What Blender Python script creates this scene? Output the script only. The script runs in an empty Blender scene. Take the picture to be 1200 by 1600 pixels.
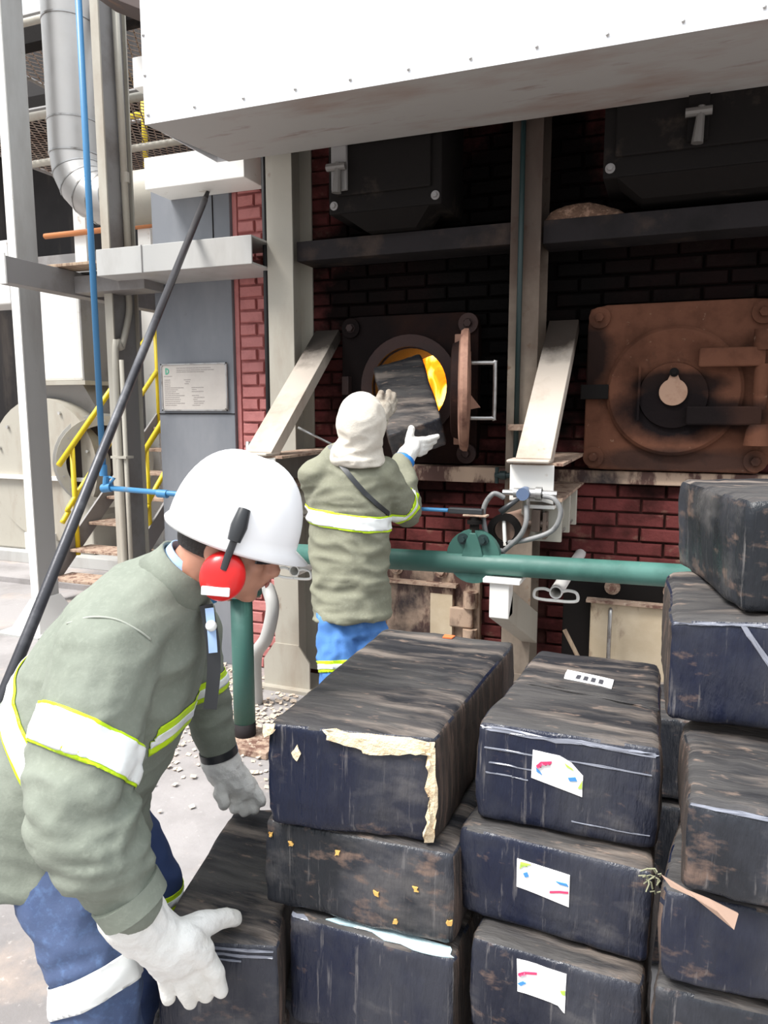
import bpy, bmesh, math, random
from mathutils import Vector, Matrix, noise
from mathutils.bvhtree import BVHTree
random.seed(7)
S = bpy.context.scene
COL = S.collection
# ------------------------------------------------------------------ camera, sky, sun, exposure
F = 1150.0; PITCH = math.atan(160/F); YAW = math.radians(21.2); CAMZ = 1.6
cam = bpy.data.objects.new('camera', bpy.data.cameras.new('camera')); COL.objects.link(cam)
cam.location = (0, 0, CAMZ); cam.rotation_euler = (math.pi/2-PITCH, 0, YAW)
cam.data.sensor_fit = 'HORIZONTAL'; cam.data.sensor_width = 36; cam.data.lens = 36*F/1200
cam.data.clip_start = .02; cam.data.clip_end = 200
S.camera = cam
w = bpy.data.worlds.new('sky'); S.world = w; w.use_nodes = True
bgn = w.node_tree.nodes['Background']; bgn.inputs[0].default_value = (.90, .95, 1, 1)
_n = w.node_tree.nodes; _l = w.node_tree.links   # overcast sky: three times brighter overhead than at the horizon
_tc = _n.new('ShaderNodeTexCoord'); _sx = _n.new('ShaderNodeSeparateXYZ'); _mr = _n.new('ShaderNodeMapRange'); _l.new(_tc.outputs['Generated'], _sx.inputs[0]); _l.new(_sx.outputs['Z'], _mr.inputs[0])
_mr.inputs['To Min'].default_value = .50; _mr.inputs['To Max'].default_value = 1.9; _l.new(_mr.outputs[0], bgn.inputs[1])
sl = bpy.data.lights.new('sun', 'SUN'); sl.energy = 4.8; sl.angle = math.radians(24); sl.color = (1, .97, .93)
so = bpy.data.objects.new('sun', sl); COL.objects.link(so); so.rotation_euler = (math.radians(33), 0, math.radians(-40))
S.view_settings.view_transform = 'Standard'; S.view_settings.look = 'None'; S.view_settings.gamma = 1
S.view_settings.use_curve_mapping = False; S.view_settings.exposure = 0.45
# ------------------------------------------------------------------ measuring helpers (photo pixel + known plane -> real place)
def ray(px, py):
    x = (px-600)/F; y = -(py-800)/F
    f = math.cos(PITCH)+math.sin(PITCH)*y; z = -math.sin(PITCH)+math.cos(PITCH)*y
    return Vector((-math.sin(YAW)*f+math.cos(YAW)*x, math.cos(YAW)*f+math.sin(YAW)*x, z))
CO = Vector((0, 0, CAMZ))
def AY(px, py, Y): r = ray(px, py); return CO+r*(Y/r.y)
def AZ(px, py, Z): r = ray(px, py); return CO+r*((Z-CAMZ)/r.z)
def D(px, py, d): return CO+ray(px, py)*d
RT = Vector((math.cos(YAW), math.sin(YAW), 0)); FW = Vector((-math.sin(YAW), math.cos(YAW), 0)); UP = Vector((0, 0, 1))
V = Vector
# ------------------------------------------------------------------ materials
def nodes(m):
    m.use_nodes = True; nt = m.node_tree; return nt, nt.nodes, nt.links
MATS = {}
def mat(name, col, rough=.6, metal=0, lay=(), bump=0, bs=20, st=(1, 1, 1), world=False, rvar=0, soot=None, emit=None, spec=.5):
    """lay = list of (colour, noise scale, lo, hi, stretch, strength)"""
    if name in MATS: return MATS[name]
    m = bpy.data.materials.new(name); MATS[name] = m
    nt, N, L = nodes(m); b = N['Principled BSDF']
    if world: src = N.new('ShaderNodeNewGeometry').outputs['Position']
    else: src = N.new('ShaderNodeTexCoord').outputs['Object']
    def noi(scale, stretch, det=6):
        mp = N.new('ShaderNodeMapping'); mp.inputs['Scale'].default_value = stretch; L.new(src, mp.inputs[0])
        n = N.new('ShaderNodeTexNoise'); n.inputs['Scale'].default_value = scale; n.inputs['Detail'].default_value = det
        n.inputs['Roughness'].default_value = .62
        L.new(mp.outputs[0], n.inputs['Vector']); return n.outputs['Fac']
    def ramp(fac, lo, hi):
        r = N.new('ShaderNodeMapRange'); r.inputs['From Min'].default_value = lo; r.inputs['From Max'].default_value = hi
        L.new(fac, r.inputs[0]); return r.outputs[0]
    def mixc(fac, a, bcol, strength=1):
        x = N.new('ShaderNodeMix'); x.data_type = 'RGBA'
        if strength != 1:
            mu = N.new('ShaderNodeMath'); mu.operation = 'MULTIPLY'; mu.inputs[1].default_value = strength; L.new(fac, mu.inputs[0]); fac = mu.outputs[0]
        L.new(fac, x.inputs[0])
        if isinstance(a, tuple): x.inputs[6].default_value = (*a, 1)
        else: L.new(a, x.inputs[6])
        x.inputs[7].default_value = (*bcol, 1); return x.outputs[2]
    cur = tuple(col); masks = []
    for l in lay:
        c2, sc, lo, hi, stv, sg = (tuple(l)+((1, 1, 1), 1)[len(l)-4:])[:6]
        f = ramp(noi(sc, stv), lo, hi); masks.append(f); cur = mixc(f, cur, c2, sg)
    if soot:   # list of smudges: centre, radii, colour, strength : dirt with a place of its own, in the bays painted shade too
        for (c, rad, sc_, sg) in soot:
            mp = N.new('ShaderNodeVectorMath'); mp.operation = 'SUBTRACT'; mp.inputs[1].default_value = c
            g = N.new('ShaderNodeNewGeometry'); L.new(g.outputs['Position'], mp.inputs[0])
            dv = N.new('ShaderNodeVectorMath'); dv.operation = 'DIVIDE'; dv.inputs[1].default_value = rad; L.new(mp.outputs[0], dv.inputs[0])
            ln = N.new('ShaderNodeVectorMath'); ln.operation = 'LENGTH'; L.new(dv.outputs[0], ln.inputs[0])
            nf = noi(5, (1, 1, 1)); ad = N.new('ShaderNodeMath'); ad.operation = 'MULTIPLY_ADD'; ad.inputs[1].default_value = .9; L.new(nf, ad.inputs[0]); L.new(ln.outputs['Value'], ad.inputs[2])
            f = ramp(ad.outputs[0], 1.55, 1.1); cur = mixc(f, cur, sc_, sg)
    if isinstance(cur, tuple): b.inputs['Base Color'].default_value = (*cur, 1)
    else: L.new(cur, b.inputs['Base Color'])
    b.inputs['Specular IOR Level'].default_value = .05 if soot and spec == .5 else spec
    b.inputs['Metallic'].default_value = metal; b.inputs['Roughness'].default_value = rough
    if rvar:
        f = ramp(noi(9, st), .35, .65); ma = N.new('ShaderNodeMath'); ma.operation = 'MULTIPLY_ADD'; ma.inputs[1].default_value = rvar; ma.inputs[2].default_value = rough
        L.new(f, ma.inputs[0]); L.new(ma.outputs[0], b.inputs['Roughness'])
    if bump:
        bn = N.new('ShaderNodeBump'); bn.inputs['Strength'].default_value = bump; bn.inputs['Distance'].default_value = .01
        L.new(noi(bs, st, 5), bn.inputs['Height']); L.new(bn.outputs[0], b.inputs['Normal'])
    if emit:
        b.inputs['Emission Color'].default_value = (*emit[0], 1); b.inputs['Emission Strength'].default_value = emit[1]
    return m
RUST = (.16, .075, .035); SOOT_SHADE = (.0028, .0022, .002)
m_floor = mat('concrete', (.31, .29, .285), .85, 0, [((.20, .185, .18), 1.3, .42, .62), ((.42, .33, .27), 2.5, .55, .7, (1, 1, 1), .6), ((.52, .50, .48), 40, .62, .75, (1, 1, 1), .5)], .25, 30, world=True)
m_brick_red = mat('painted_brick', (.46, .165, .155), .6, 0, [((.25, .06, .06), 9, .5, .8, (1, 1, 1), .7), ((.5, .2, .17), 25, .62, .8, (1, 1, 1), .5)], .35, 60, world=True)
m_mortar_red = mat('painted_mortar', (.42, .145, .135), .8, 0, [((.2, .05, .05), 9, .45, .7)], .3, 40, world=True)
BAYS = [((-1.25, 3.8, 2.2), (.78, 1.2, 1.0), SOOT_SHADE, .97), ((0.1, 3.8, 2.2), (.95, 1.2, 1.0), SOOT_SHADE, .97), ((-.75, 3.8, 2.3), (.6, 1.2, 1.1), SOOT_SHADE, .97), ((-1.3, 3.8, 1.22), (.45, 1.2, .16), SOOT_SHADE, .85), ((.0, 3.8, 1.25), (.3, 1.2, .09), SOOT_SHADE, .7)]  # soot patches, widened and deepened to hold the bay shade as well
m_brick_dark = mat('sooty_shaded_brick', (.155, .042, .040), .7, 0, [((.05, .018, .016), 4, .48, .68), ((.30, .19, .14), 6, .58, .70, (1, 1, 1.6), .6), ((.025, .01, .01), 2.2, .50, .66, (1, 1, 1), .8)], .45, 45, world=True, soot=BAYS)
m_mortar_dark = mat('sooty_shaded_mortar', (.085, .035, .03), .9, 0, [((.03, .012, .01), 5, .45, .65)], .4, 40, world=True, soot=BAYS)
m_cream = mat('cream_paint_steel', (.39, .365, .31), .55, 0, [((.28, .23, .18), 3.5, .5, .72, (1, 1, .3), .8), (RUST, 12, .66, .76, (1, 1, .6), .7)], .12, 30, world=True)
m_colbeam = mat('sooty_cream_steel', (.33, .275, .22), .6, 0, [((.10, .075, .06), 2.2, .46, .68, (1, 1, .5), .9), (RUST, 14, .62, .74)], .15, 30, world=True, soot=[((-.7, 3.6, 2.75), (.35, .6, .65), (.05, .035, .03), .85), ((-.7, 3.6, 2.1), (.2, .6, .3), (.10, .07, .055), .6)])
m_strut = mat('dusty_strut_paint', (.48, .42, .36), .6, 0, [((.30, .22, .17), 3.5, .5, .72, (1, 1, .3), .8), (RUST, 12, .66, .76, (1, 1, .6), .7)], .12, 30, world=True, soot=[((-.5, 3.85, 2.05), (.5, .42, .34), (.03, .022, .018), .95), ((-1.8, 3.85, 2.1), (.5, .42, .36), (.02, .016, .014), .95)])
m_beamdark = mat('smoked_steel_beam', (.018, .015, .016), .75, 0, spec=.2, lay= [((.055, .038, .03), 4, .52, .7), ((.008, .007, .007), 3, .5, .7)], bump=.2, bs=30, world=True)
m_white = mat('white_sheet_steel', (.86, .87, .89), .38, 0, [((.74, .74, .76), 2, .5, .8, (1, 1, 1), .5)], .03, 5, world=True)
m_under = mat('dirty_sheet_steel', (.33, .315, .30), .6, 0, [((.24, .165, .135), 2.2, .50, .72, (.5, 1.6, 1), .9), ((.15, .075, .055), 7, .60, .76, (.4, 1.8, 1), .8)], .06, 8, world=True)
m_whitep = mat('white_bracket_paint', (.8, .78, .74), .5, 0, [((.5, .42, .34), 9, .62, .75)], .08, 30, world=True)
m_grey = mat('grey_plate', (.165, .175, .195), .55, 0, [((.24, .245, .26), 1.6, .45, .7, (1, 1, .4)), ((.10, .09, .09), 11, .66, .78)], .06, 20, world=True)
m_lgrey = mat('light_grey_steel', (.42, .415, .40), .5, 0, [((.27, .25, .23), 1.8, .5, .75, (1, 1, .3)), (RUST, 16, .7, .8)], .06, 20, world=True)
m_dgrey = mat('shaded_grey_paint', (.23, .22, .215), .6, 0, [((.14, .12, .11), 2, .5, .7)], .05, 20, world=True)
m_alu = mat('duct_aluminium', (.50, .48, .46), .36, .8, [((.45, .43, .41), 2, .45, .7)], .04, 12, rvar=.15)
m_yellow = mat('yellow_rail_paint', (.72, .54, .015), .45, 0, [((.45, .33, .05), 14, .62, .75)], .05, 30)
m_blue = mat('blue_pipe_paint', (.045, .19, .38), .45, 0, [((.10, .17, .25), 10, .6, .75)], .05, 30)
m_green = mat('green_pipe_paint', (.04, .12, .098), .42, 0, [((.075, .19, .16), 3, .5, .7), ((.42, .36, .27), 26, .68, .76, (1, 1, 1), .8)], .06, 30, rvar=.2)
m_dkgreen = mat('dark_green_pipe', (.012, .03, .03), .5, 0, [((.03, .025, .02), 10, .6, .7)])
m_plateR = mat('rust_brown_casting', (.135, .058, .036), .72, .1, [((.075, .032, .02), 4, .45, .66), ((.30, .20, .145), 30, .66, .73, (1, 1, 1), .7), ((.05, .028, .02), 6, .6, .72)], .3, 40, world=True,
    soot=[((.0, 3.7, 1.58), (.27, .9, .15), (.008, .007, .008), .97), ((.02, 3.7, 1.72), (.24, .9, .06), (.012, .009, .009), .9), ((-.40, 3.75, 1.85), (.12, .9, .2), (.01, .008, .008), .9), ((.0, 3.75, 1.36), (.42, .9, .07), (.03, .02, .018), .75), ((.25, 3.7, 1.57), (.2, .9, .08), (.012, .009, .009), .8)])
m_plateL = mat('burnt_casting', (.020, .010, .008), .7, .1, [((.012, .008, .008), 4, .45, .66), ((.055, .026, .018), 11, .6, .75, (1, 1, 1), .6)], .3, 40, world=True, soot=[((-1.65, 3.8, 1.8), (.3, .9, .5), (.008, .006, .006), .9)])
m_ring = mat('heated_ring', (.030, .010, .007), .75, 0, [((.02, .008, .007), 6, .45, .66)], .3, 40, world=True)
m_doorrim = mat('rusty_door_rim', (.30, .16, .11), .7, .1, [((.12, .05, .035), 9, .45, .7)], .3, 40)
m_ash = mat('cream_ash_door', (.52, .42, .29), .6, 0, [((.14, .06, .04), 6, .57, .66, (1, 1, .45)), ((.62, .52, .38), 3, .5, .7)], .12, 30, world=True)
m_ashrust = mat('soot_stained_ash_door', (.46, .33, .24), .65, 0, [((.09, .04, .03), 9, .47, .56, (1, 1, .4)), ((.03, .02, .02), 2.5, .5, .7)], .2, 30, world=True)
m_steel = mat('bare_steel', (.45, .44, .43), .35, .8, [((.2, .18, .16), 12, .5, .7)])
m_dark = mat('dark_burner_steel', (.009, .0075, .007), .75, 0, [((.05, .038, .03), 5, .58, .78)], .15, 30, world=True, spec=.12)
m_black = mat('black_rubber', (.02, .02, .022), .55)
m_hose = mat('grey_hose', (.20, .20, .20), .5, 0, [((.10, .10, .10), 20, .5, .7)])
m_rod = mat('worn_dark_pipe', (.045, .045, .052), .38, .4, [((.16, .16, .17), 4, .48, .7, (1, 1, 1), .8)], .08, 60)
m_sack = mat('sawdust', (.17, .095, .06), .95, 0, [((.42, .26, .18), 40, .5, .65), ((.2, .1, .06), 25, .6, .7)], .9, 90)
m_board = mat('weathered_wood', (.38, .28, .19), .8, 0, [((.2, .13, .09), 6, .45, .65, (6, 1, 1))], .2, 30)
m_dusty = mat('dusty_rust_shelf', (.38, .27, .20), .85, 0, [((.14, .07, .05), 18, .48, .62), ((.55, .45, .35), 40, .55, .7)], .5, 60, world=True)
# bales
def bale_mat(name, dust, navy):
    return mat(name, navy, .18, 0, spec=.34, lay=[((.036, .038, .048), 3.2, .45, .60, (1, 1, .55), .8), ((.15, .14, .135), 4, .56-dust, .80-dust, (1, 1, 2), .7), ((.19, .125, .095), 9, .62-dust, .76-dust, (1.5, 1, 3), .7),
        ((.28, .26, .25), 30, .60, .74, (2.5, 2, .14), .42)], bump=.8, bs=11, st=(2.6, 2.6, .6), rvar=.4)
m_bale = [bale_mat('black_film_a', .0, (.007, .010, .026)), bale_mat('black_film_b', .03, (.009, .011, .022)), bale_mat('black_film_c', .07, (.012, .014, .018))]
m_baletop = mat('dusty_black_film', (.060, .056, .054), .55, 0, spec=.35, lay=[((.010, .010, .013), 3, .42, .56, (.6, 2.6, 1)), ((.20, .165, .14), 5, .50, .66, (.45, 2.6, 1), .85), ((.030, .028, .03), 9, .50, .62, (.35, 4, 1), .7), ((.30, .21, .16), 22, .60, .72, (.8, 2, 1), .6)], bump=1.0, bs=8, st=(.6, 3.4, 1), rvar=.25)
m_baleside = mat('bark_brown_side', (.035, .026, .022), .65, 0, [((.13, .085, .065), 9, .48, .7, (5, 5, .6)), ((.24, .15, .12), 20, .62, .75, (4, 4, .6), .7)], .9, 20, (5, 5, .6))
m_foam = mat('exposed_wood_fibre', (.80, .66, .45), .9, 0, [((.5, .34, .2), 30, .5, .7)], .9, 60)
m_film = mat('pale_blue_film', (.42, .56, .60), .2, 0, [((.65, .75, .78), 20, .5, .7)], .3, 40)
m_glint = mat('torn_film_glint', (.20, .21, .25), .15)  # pale strips paint the glare on film folds and edges
m_paper = mat('white_label_paper', (.85, .84, .83), .5)
m_red = mat('print_red', (.55, .04, .12), .5); m_pblue = mat('print_blue', (.05, .22, .5), .5); m_pgreen = mat('print_green', (.4, .6, .08), .5)
m_ink = mat('print_ink', (.05, .05, .06), .6); m_signink = mat('faded_print', (.30, .27, .25), .6); m_sgreen = mat('sign_green', (.08, .33, .22), .5)
m_signplate = mat('etched_sign_plate', (.50, .46, .42), .45, .1, [((.42, .38, .35), 4, .45, .7)])
# clothes
m_jacket = mat('olive_drill', (.205, .225, .185), .88, 0, [((.165, .185, .15), 3, .45, .65), ((.26, .285, .235), 90, .5, .7, (1, 1, 1), .4)], .12, 160)
m_jacket2 = mat('olive_drill_worn', (.215, .215, .155), .88, 0, [((.17, .17, .125), 4, .45, .65), ((.28, .28, .22), 90, .5, .7, (1, 1, 1), .4)], .12, 160)
m_denim = mat('blue_denim', (.06, .09, .18), .85, 0, [((.03, .055, .14), 3, .5, .68), ((.11, .19, .36), 60, .5, .7, (1, 1, 1), .5)], .12, 200)
m_navy = mat('navy_trousers', (.03, .055, .15), .85, 0, [((.05, .09, .22), 3, .5, .68)], .12, 200)
m_denim2 = mat('faded_blue_denim', (.07, .20, .50), .85, 0, [((.03, .10, .30), 4, .5, .68), ((.2, .34, .6), 12, .6, .75, (1, 1, 1), .6)], .15, 200)
m_fluo = mat('fluorescent_tape', (.55, .80, .01), .55); m_refl = mat('reflective_tape', (.88, .90, .88), .3)
m_glove = mat('off_white_leather', (.70, .68, .63), .8, 0, [((.40, .36, .30), 9, .55, .72), ((.8, .79, .76), 4, .4, .6)], .4, 60)
m_gloved = mat('grimy_leather', (.42, .38, .32), .85, 0, [((.22, .18, .14), 7, .48, .68)], .4, 60)
m_skin = mat('skin', (.50, .25, .17), .5, 0, [((.38, .16, .10), 6, .5, .75, (1, 1, 1), .6)], .05, 80)
m_hair = mat('black_hair', (.02, .015, .013), .6, 0, [], .6, 150)
m_hat = mat('white_hard_hat', (.90, .90, .91), .28)
m_hood = mat('beige_knit_hood', (.66, .61, .53), .9, 0, [((.5, .45, .38), 8, .5, .75)], .2, 150)
m_redp = mat('red_plastic', (.75, .02, .02), .3); m_bplas = mat('black_plastic', (.025, .027, .03), .4)
m_shirt = mat('pale_blue_shirt', (.35, .50, .75), .8); m_boot = mat('black_boot_leather', (.02, .018, .016), .5)
m_bluecuff = mat('blue_cuff', (.02, .2, .6), .6)
m_lens = mat('dark_lens', (.02, .02, .025), .08); m_eye = mat('eye_white', (.7, .68, .65), .3); m_lip = mat('lip', (.42, .16, .13), .5)
# fire
def fire_mat():
    m = bpy.data.materials.new('burning_fire'); nt, N, L = nodes(m)
    tc = N.new('ShaderNodeTexCoord'); n = N.new('ShaderNodeTexNoise'); n.inputs['Scale'].default_value = 6; n.inputs['Detail'].default_value = 4; n.inputs['Distortion'].default_value = .8
    mp = N.new('ShaderNodeMapping'); mp.inputs['Scale'].default_value = (1.3, 1, .7); L.new(tc.outputs['Object'], mp.inputs[0]); L.new(mp.outputs[0], n.inputs['Vector'])
    r = N.new('ShaderNodeValToRGB'); e = r.color_ramp.elements
    e[0].position = .32; e[0].color = (.75, .07, .0, 1); e[1].position = .62; e[1].color = (2.2, 1.25, .28, 1)
    x = e.new(.47); x.color = (1.25, .33, .01, 1)
    L.new(n.outputs['Fac'], r.inputs[0])
    b = N['Principled BSDF']; b.inputs['Base Color'].default_value = (.05, .02, .01, 1)
    L.new(r.outputs[0], b.inputs['Emission Color']); b.inputs['Emission Strength'].default_value = 1.6
    return m
m_fire = fire_mat()
# ------------------------------------------------------------------ mesh building
class MB:
    def __init__(s): s.bm = bmesh.new()
    def add(s, vs, fs):
        b = [s.bm.verts.new(v) for v in vs]
        for f in fs:
            try: s.bm.faces.new([b[i] for i in f])
            except ValueError: pass
        return s
    def box(s, a, b, M=None):
        x0, y0, z0 = a; x1, y1, z1 = b
        vs = [V(p) for p in ((x0,y0,z0),(x1,y0,z0),(x1,y1,z0),(x0,y1,z0),(x0,y0,z1),(x1,y0,z1),(x1,y1,z1),(x0,y1,z1))]
        if M: vs = [M @ v for v in vs]
        return s.add(vs, [(0,3,2,1),(4,5,6,7),(0,1,5,4),(1,2,6,5),(2,3,7,6),(3,0,4,7)])
    def hexa(s, p):   # p: 8 points bottom 4 ccw then top 4
        return s.add([V(q) for q in p], [(0,3,2,1),(4,5,6,7),(0,1,5,4),(1,2,6,5),(2,3,7,6),(3,0,4,7)])
    def loft(s, rings, cap=True, closed=True):
        n = len(rings[0]); vs = [p for r in rings for p in r]; fs = []
        for i in range(len(rings)-1):
            for j in range(n):
                k = (j+1) % n
                fs.append((i*n+j, i*n+k, (i+1)*n+k, (i+1)*n+j))
        if cap: fs.append(tuple(range(n-1, -1, -1))); fs.append(tuple(range((len(rings)-1)*n, len(rings)*n)))
        return s.add(vs, fs)
    def tube(s, pts, r, n=12, cap=True, side=None):
        pts = [V(p) for p in pts]; rs = r if isinstance(r, (list, tuple)) else [r]*len(pts)
        rings = []; prev = None
        for i, p in enumerate(pts):
            t = (pts[min(i+1, len(pts)-1)]-pts[max(i-1, 0)]).normalized()
            if prev is None:
                a = V((0, 0, 1)) if abs(t.z) < .9 else V((1, 0, 0)); u = t.cross(a).normalized()
            else: u = (prev-t*prev.dot(t)).normalized()
            v = t.cross(u); prev = u
            q = rs[i]; qa, qb = q if isinstance(q, tuple) else (q, q)
            rings.append([p+u*math.cos(2*math.pi*k/n)*qa+v*math.sin(2*math.pi*k/n)*qb for k in range(n)])
        return s.loft(rings, cap)
    def rings(s, data, L, n=28, pw=1.0):   # data: (centre, half size along facing, half size along L)
        cs = [V(d[0]) for d in data]; R_ = []
        for i, d in enumerate(data):
            t = (cs[min(i+1, len(cs)-1)]-cs[max(i-1, 0)]).normalized(); lv = (L-t*L.dot(t)).normalized(); u = t.cross(lv)
            ring = []
            for k in range(n):
                a = 2*math.pi*k/n; c, sn = math.cos(a), math.sin(a)
                c = math.copysign(abs(c)**pw, c); sn = math.copysign(abs(sn)**pw, sn)
                ring.append(cs[i]+u*c*d[1]+lv*sn*d[2])
            R_.append(ring)
        return s.loft(R_)
    def ell(s, c, ax, n=16, m=12):
        c = V(c); ax = [V(a) for a in ax] if isinstance(ax, (list, tuple)) else [V((ax,0,0)), V((0,ax,0)), V((0,0,ax))]
        vs = []; fs = []
        for i in range(1, m):
            th = math.pi*i/m
            for k in range(n):
                ph = 2*math.pi*k/n
                vs.append(c+ax[0]*math.sin(th)*math.cos(ph)+ax[1]*math.sin(th)*math.sin(ph)+ax[2]*math.cos(th))
        a = len(vs); vs += [c+ax[2], c-ax[2]]
        for i in range(m-2):
            for k in range(n): fs.append((i*n+k, (i+1)*n+k, (i+1)*n+(k+1) % n, i*n+(k+1) % n))
        for k in range(n): fs.append((a, k, (k+1) % n)); fs.append((a+1, (m-2)*n+(k+1) % n, (m-2)*n+k))
        return s.add(vs, fs)
    def chain(s, pts, rs, n=14):   # rounded tapered limb
        for i in range(len(pts)-1):
            s.tube([pts[i], pts[i+1]], [rs[i], rs[i+1]], n)
        for p, r in zip(pts, rs): s.ell(p, r, n, 10)
        return s
    def prism(s, poly, ext):   # closed polygon of points swept by vector
        n = len(poly); ext = V(ext); vs = [V(p) for p in poly]+[V(p)+ext for p in poly]
        return s.add(vs, [tuple(range(n-1, -1, -1)), tuple(range(n, 2*n))]+[(i, (i+1) % n, n+(i+1) % n, n+i) for i in range(n)])
    def build(s, name, m, parent=None, smooth=False, bevel=0, origin=None, nrm=True):
        return finish(s.bm, name, m, parent, smooth, bevel, origin, nrm)
def finish(bm, name, m, parent=None, smooth=False, bevel=0, origin=None, nrm=True):
    if nrm: bmesh.ops.recalc_face_normals(bm, faces=bm.faces[:])
    if parent is not None: org = root_loc(parent)
    elif origin is not None: org = V(origin)
    else:
        xs = [v.co for v in bm.verts]; lo = V([min(c[i] for c in xs) for i in range(3)]); hi = V([max(c[i] for c in xs) for i in range(3)])
        org = V(((lo.x+hi.x)/2, (lo.y+hi.y)/2, lo.z))
    bmesh.ops.translate(bm, verts=bm.verts[:], vec=-org)
    me = bpy.data.meshes.new(name); bm.to_mesh(me); bm.free()
    for p in me.polygons: p.use_smooth = bool(smooth)
    if isinstance(m, (list, tuple)):
        for x in m: me.materials.append(x)
    else: me.materials.append(m)
    o = bpy.data.objects.new(name, me); COL.objects.link(o)
    if parent is None: o.location = org
    else: o.parent = parent
    if smooth == 'auto':
        for e in me.edges: pass
        es = o.modifiers.new('split', 'EDGE_SPLIT'); es.split_angle = math.radians(35)
    if bevel:
        b = o.modifiers.new('bevel', 'BEVEL'); b.width = bevel; b.segments = 2; b.limit_method = 'ANGLE'
    return o
def root_loc(o):
    v = V(o.location)
    while o.parent: o = o.parent; v = v+V(o.location)
    return v
def thing(name, label, cat, loc, group=None):
    o = bpy.data.objects.new(name, None); COL.objects.link(o); o.location = loc; o.empty_display_size = .05
    return tag(o, label, cat, group)
def tag(o, label, cat, group=None):
    o['label'] = label; o['category'] = cat
    if group: o['group'] = group
    return o
def struct(o, **k): o['kind'] = 'structure'; return o
def stuff(o): o['kind'] = 'stuff'; return o
def circ(c, r, u, v, n=24, a0=0, a1=2*math.pi):
    c = V(c); return [c+V(u)*r*math.cos(a0+(a1-a0)*k/n)+V(v)*r*math.sin(a0+(a1-a0)*k/n) for k in range(n)]
X_, Y_, Z_ = V((1,0,0)), V((0,1,0)), V((0,0,1))
def bez(pts, k=8):   # smooth path through points (Catmull-Rom)
    P = [V(p) for p in pts]; P = [P[0]]+P+[P[-1]]; out = []
    for i in range(1, len(P)-2):
        for j in range(k):
            t = j/k; a, b, c, d = P[i-1], P[i], P[i+1], P[i+2]
            out.append(.5*((2*b)+(c-a)*t+(2*a-5*b+4*c-d)*t*t+(3*b-a-3*c+d)*t**3))
    out.append(P[-2]); return out
def bolt(parent, c, nrm, r=.02, h=.02, m=None, washer=True, name='bolt'):
    c = V(c); n_ = V(nrm).normalized(); mb = MB(); a = V((0, 0, 1)) if abs(n_.z) < .9 else X_; u = n_.cross(a).normalized(); v = n_.cross(u)
    if washer: mb.prism(circ(c, r*1.75, u, v, 16), n_*h*.35)
    mb.prism(circ(c+n_*h*.3, r, u, v, 6), n_*h)
    return mb.build(name, m or m_steel, parent)
# ================================================================== SETTING
struct(MB().box((-40, -30, -.3), (30, 30, 0)).build('floor', m_floor, origin=(0, 0, 0)))
# raised pale slab behind, left
struct(MB().box((-14, 5.0, 0), (-4.3, 9.5, .05)).build('trim_1', m_floor))
# furnace wall: mortar slab with a square hole for the stoke hole
HX, HZ, HR = -1.32, 1.72, .235
wb = MB(); Y0, Y1 = 3.87, 4.15
for a, b in (((-2.445, Y0, 0), (HX-HR, Y1, 3.6)), ((HX+HR, Y0, 0), (1.9, Y1, 3.6)), ((HX-HR, Y0, 0), (HX+HR, Y1, HZ-HR)), ((HX-HR, Y0, HZ+HR), (HX+HR, Y1, 3.6))): wb.box(a, b)
wall = struct(wb.build('wall_back', m_mortar_dark, origin=(-.3, 4, 0)))
def part_struct(o): return o
MB().box((-2.445, 3.866, 0), (-2.04, 3.869, 3.6)).build('painted_face', m_mortar_red, wall)
struct(MB().box((-2.8, 4.2, 0), (-2.6, 8.0, 3.02)).build('wall_left', m_mortar_dark)); struct(MB().box((1.9, 3.87, 0), (2.1, 8, 3.6)).build('wall_right', m_mortar_dark))
struct(MB().box((-2.6, 7.8, 0), (1.9, 8, 3.6)).build('wall_rear', m_mortar_dark)); struct(MB().box((-2.44, 3.87, 3.6), (2.1, 8, 3.7)).build('trim_3', m_mortar_dark))
# bricks
BW, BH = .226, .0725
def brick_mesh(i, m):
    rnd = random.Random(i); bm = bmesh.new(); w_, h_, d = BW/2-.006, BH/2-.005, .024
    f = []; bk = []
    for (x, z) in ((-1,-1),(1,-1),(1,1),(-1,1)):
        bk.append(bm.verts.new((x*w_, 0, z*h_)))
    mid = [bm.verts.new((x*w_+rnd.uniform(-.002,.002), -d*.7, z*h_+rnd.uniform(-.0025,.0025))) for x, z in ((-1,-1),(1,-1),(1,1),(-1,1))]
    fr = [bm.verts.new((x*(w_-.006), -d+rnd.uniform(-.003,.002), z*(h_-.006)+rnd.uniform(-.002,.002))) for x, z in ((-1,-1),(1,-1),(1,1),(-1,1))]
    for A, B in ((bk, mid), (mid, fr)):
        for k in range(4): bm.faces.new((A[k], A[(k+1) % 4], B[(k+1) % 4], B[k]))
    bm.faces.new(fr)
    bmesh.ops.recalc_face_normals(bm, faces=bm.faces[:])
    me = bpy.data.meshes.new('brick'); bm.to_mesh(me); bm.free(); me.materials.append(m); return me
bmD = [brick_mesh(i, m_brick_dark) for i in range(6)]; bmR = [brick_mesh(i+9, m_brick_red) for i in range(6)]
cells = []
def near_hidden(x, z):
    if -1.70 < x < -.98 and 1.36 < z < 2.05: return True
    if -.33 < x < .5 and 1.36 < z < 2.05: return True
    if (-2.02 < x < -1.94 or -.72 < x < -.64): return True
    if -1.42 < x < -1.0 and .1 < z < .62: return True
    if -.28 < x < .2 and .1 < z < .6: return True
    return False
row = 0; z = BH/2
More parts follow.
